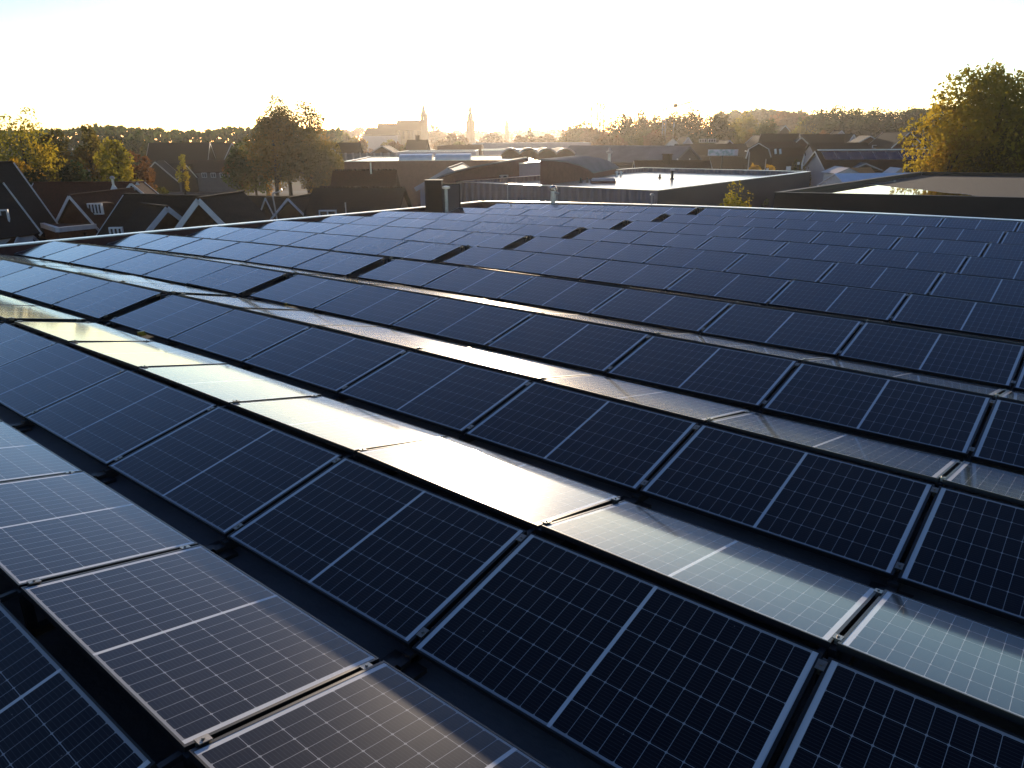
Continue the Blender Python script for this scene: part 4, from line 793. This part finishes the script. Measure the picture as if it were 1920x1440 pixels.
for i, (x, y, lab) in enumerate(((1111, 168, 'tallest bare poplar, leftmost of the row in the glare'), (1121, 178, 'second bare poplar in the glare'), (1127, 172, 'third bare poplar in the glare'), (1133, 182, 'rightmost bare poplar in the glare'))): poplar(lab, x, y, 250, i+3)
th_ = 'dark wood edge on the right skyline'
for i, (x, y, D, w_, k, lab) in enumerate(((1493, 207, 420, 70, 'rust', 'hazy reddish tree on the skyline'), (1512, 226, 300, 44, 'lime', 'yellow green tree at the left end of the dark wood'), (1540, 207, 300, 62, 'green', 'first rounded tree of the dark wood'), (1585, 196, 300, 74, 'green', 'tallest rounded tree of the dark wood'), (1630, 200, 305, 64, 'green', 'broad tree in the middle of the dark wood'), (1662, 203, 300, 54, 'green', 'lower tree right of the middle of the dark wood'), (1700, 198, 295, 62, 'green', 'rounded tree of the dark wood left of the big tree'), (1738, 194, 290, 60, 'green', 'last tree of the dark wood behind the big tree'), (1560, 228, 260, 70, 'dark', 'low dark tree under the tallest wood tree'), (1625, 228, 255, 80, 'dark', 'low dark tree behind the brick gables'), (1690, 226, 250, 80, 'dark', 'low dark tree behind the tall brown gable'), (1545, 238, 220, 30, 'rust', 'small rusty tree above the long dark house'))):
    tree(lab, x, y, D, w_, LF[k], i+3, 8000, .052, 90, th_, skirt=.98, wid=1.4, shape=.1)
tree('big yellow green tree at the right edge of the photo', 1886, 98, 74, 240, LF['lime'], 3, 26000, .026, 90, None, skirt=.94, trunks=2, shape=1.3)
tree('golden bushy lower tree on the left flank of the big tree', 1796, 208, 72, 96, LF['gold'], 2, 6500, .045, 40, None, skirt=.97, wid=1.05)
tree('dark green tree against the right edge below the big crown', 1908, 200, 70, 140, LF['autumn'], 6, 9000, .04, 46, None, skirt=.98)
tree('sprawling yellow green shrub against the dark hall wall', 1384, 338, 39.5, 70, LF['lime'], 4, 2600, .05, 44, None, name='shrub', cat='shrub', skirt=.55, wid=1.3, shape=0)
tree('thin dark shrub right of the yellow green one at the hall wall', 1436, 347, 43, 34, LF['green'], 2, 700, .10, 14, None, name='shrub', cat='shrub', skirt=.8)
tree('low yellow brown shrubs below the gambrel house', 1425, 306, 95, 90, LF['gold'], 4, 1500, .09, 18, None, name='shrub', cat='shrub', skirt=.97)
tree('yellow brown tree behind the furled flag', 1512, 283, 98, 56, LF['autumn'], 1, 2600, .07, 24, None, skirt=.95)

# ---- far wooded skyline
def wood(name, x0, x1, yfun, D, dD, n, m, leaf, seed):
    r_ = np.random.RandomState(seed); xs = r_.uniform(x0, x1, n); out = np.zeros((n, 3))
    cam_ = np.array(CAM)
    for i in range(n):
        d = D+r_.uniform(0, dD); yt = yfun(xs[i])+3.0*math.sin(xs[i]*.021+seed)+2.2*math.sin(xs[i]*.13+2.7*math.sin(xs[i]*.037))+1.6*math.sin(xs[i]*.41+3.1*math.sin(xs[i]*.071)); p = at(xs[i], yt, d); t = r_.uniform(0, 1)**1.3
        out[i] = (p.x, p.y, p.z*(1-t)+GROUND*t)
    a = r_.normal(size=(n, 3)); a /= np.linalg.norm(a, axis=1)[:, None]; b = np.cross(a, r_.normal(size=(n, 3))); b /= np.linalg.norm(b, axis=1)[:, None]; s = leaf*r_.uniform(.5, 1.4, n)[:, None]
    v = np.stack([out-a*s, out-b*s*.6, out+a*s, out+b*s*.6], 1).reshape(-1, 3); me = bpy.data.meshes.new(name); me.from_pydata(v.tolist(), [], np.arange(n*4).reshape(-1, 4).tolist()); me.materials.append(m); o = bpy.data.objects.new(name, me); col.objects.link(o); o['kind'] = 'stuff'; tag(o, 'far wooded skyline fading into the haze', 'wood'); return o
o = wood('distant_wood', -150, 640, lambda x: 243+3*math.sin(x*.02), 260, 80, 11000, LF['green'], 1.1, 1); o['label'] = 'distant wooded skyline behind the left houses'
o = wood('distant_wood', 600, 1180, lambda x: 247-3*math.sin(x*.03), 760, 200, 9000, LF['rust'], 2.0, 2); o['label'] = 'faint low wooded skyline in the glare behind the church'
o = wood('distant_wood', 1340, 1560, lambda x: 206+16*((x-1430)/110)**2, 520, 100, 9000, LF['green'], 1.6, 3); o['label'] = 'hazy rounded wooded hill left of the dark wood'
o = wood('distant_wood', 1700, 2200, lambda x: 205, 330, 80, 8000, LF['green'], 1.2, 4); o['label'] = 'dark distant wood behind the big tree at the right edge'

# ------------------------------------------------------------------ haze
hz = MB(); hz.box((-1600, -400, GROUND-1.5), (1600, 1800, 42)); ho = hz.build('haze', mat('haze_air', (1, 1, 1))); ho['kind'] = 'stuff'; tag(ho, 'warm evening haze over the town', 'haze'); ho.display_type = 'WIRE'
hm = MATS['haze_air']; t = hm.node_tree; t.nodes.clear(); out = t.nodes.new('ShaderNodeOutputMaterial'); pv = t.nodes.new('ShaderNodeVolumePrincipled'); pv.inputs['Color'].default_value = (1.0, 0.93, 0.85, 1); pv.inputs['Density'].default_value = 0.00017; pv.inputs['Anisotropy'].default_value = 0.76; t.links.new(pv.outputs[0], out.inputs['Volume'])
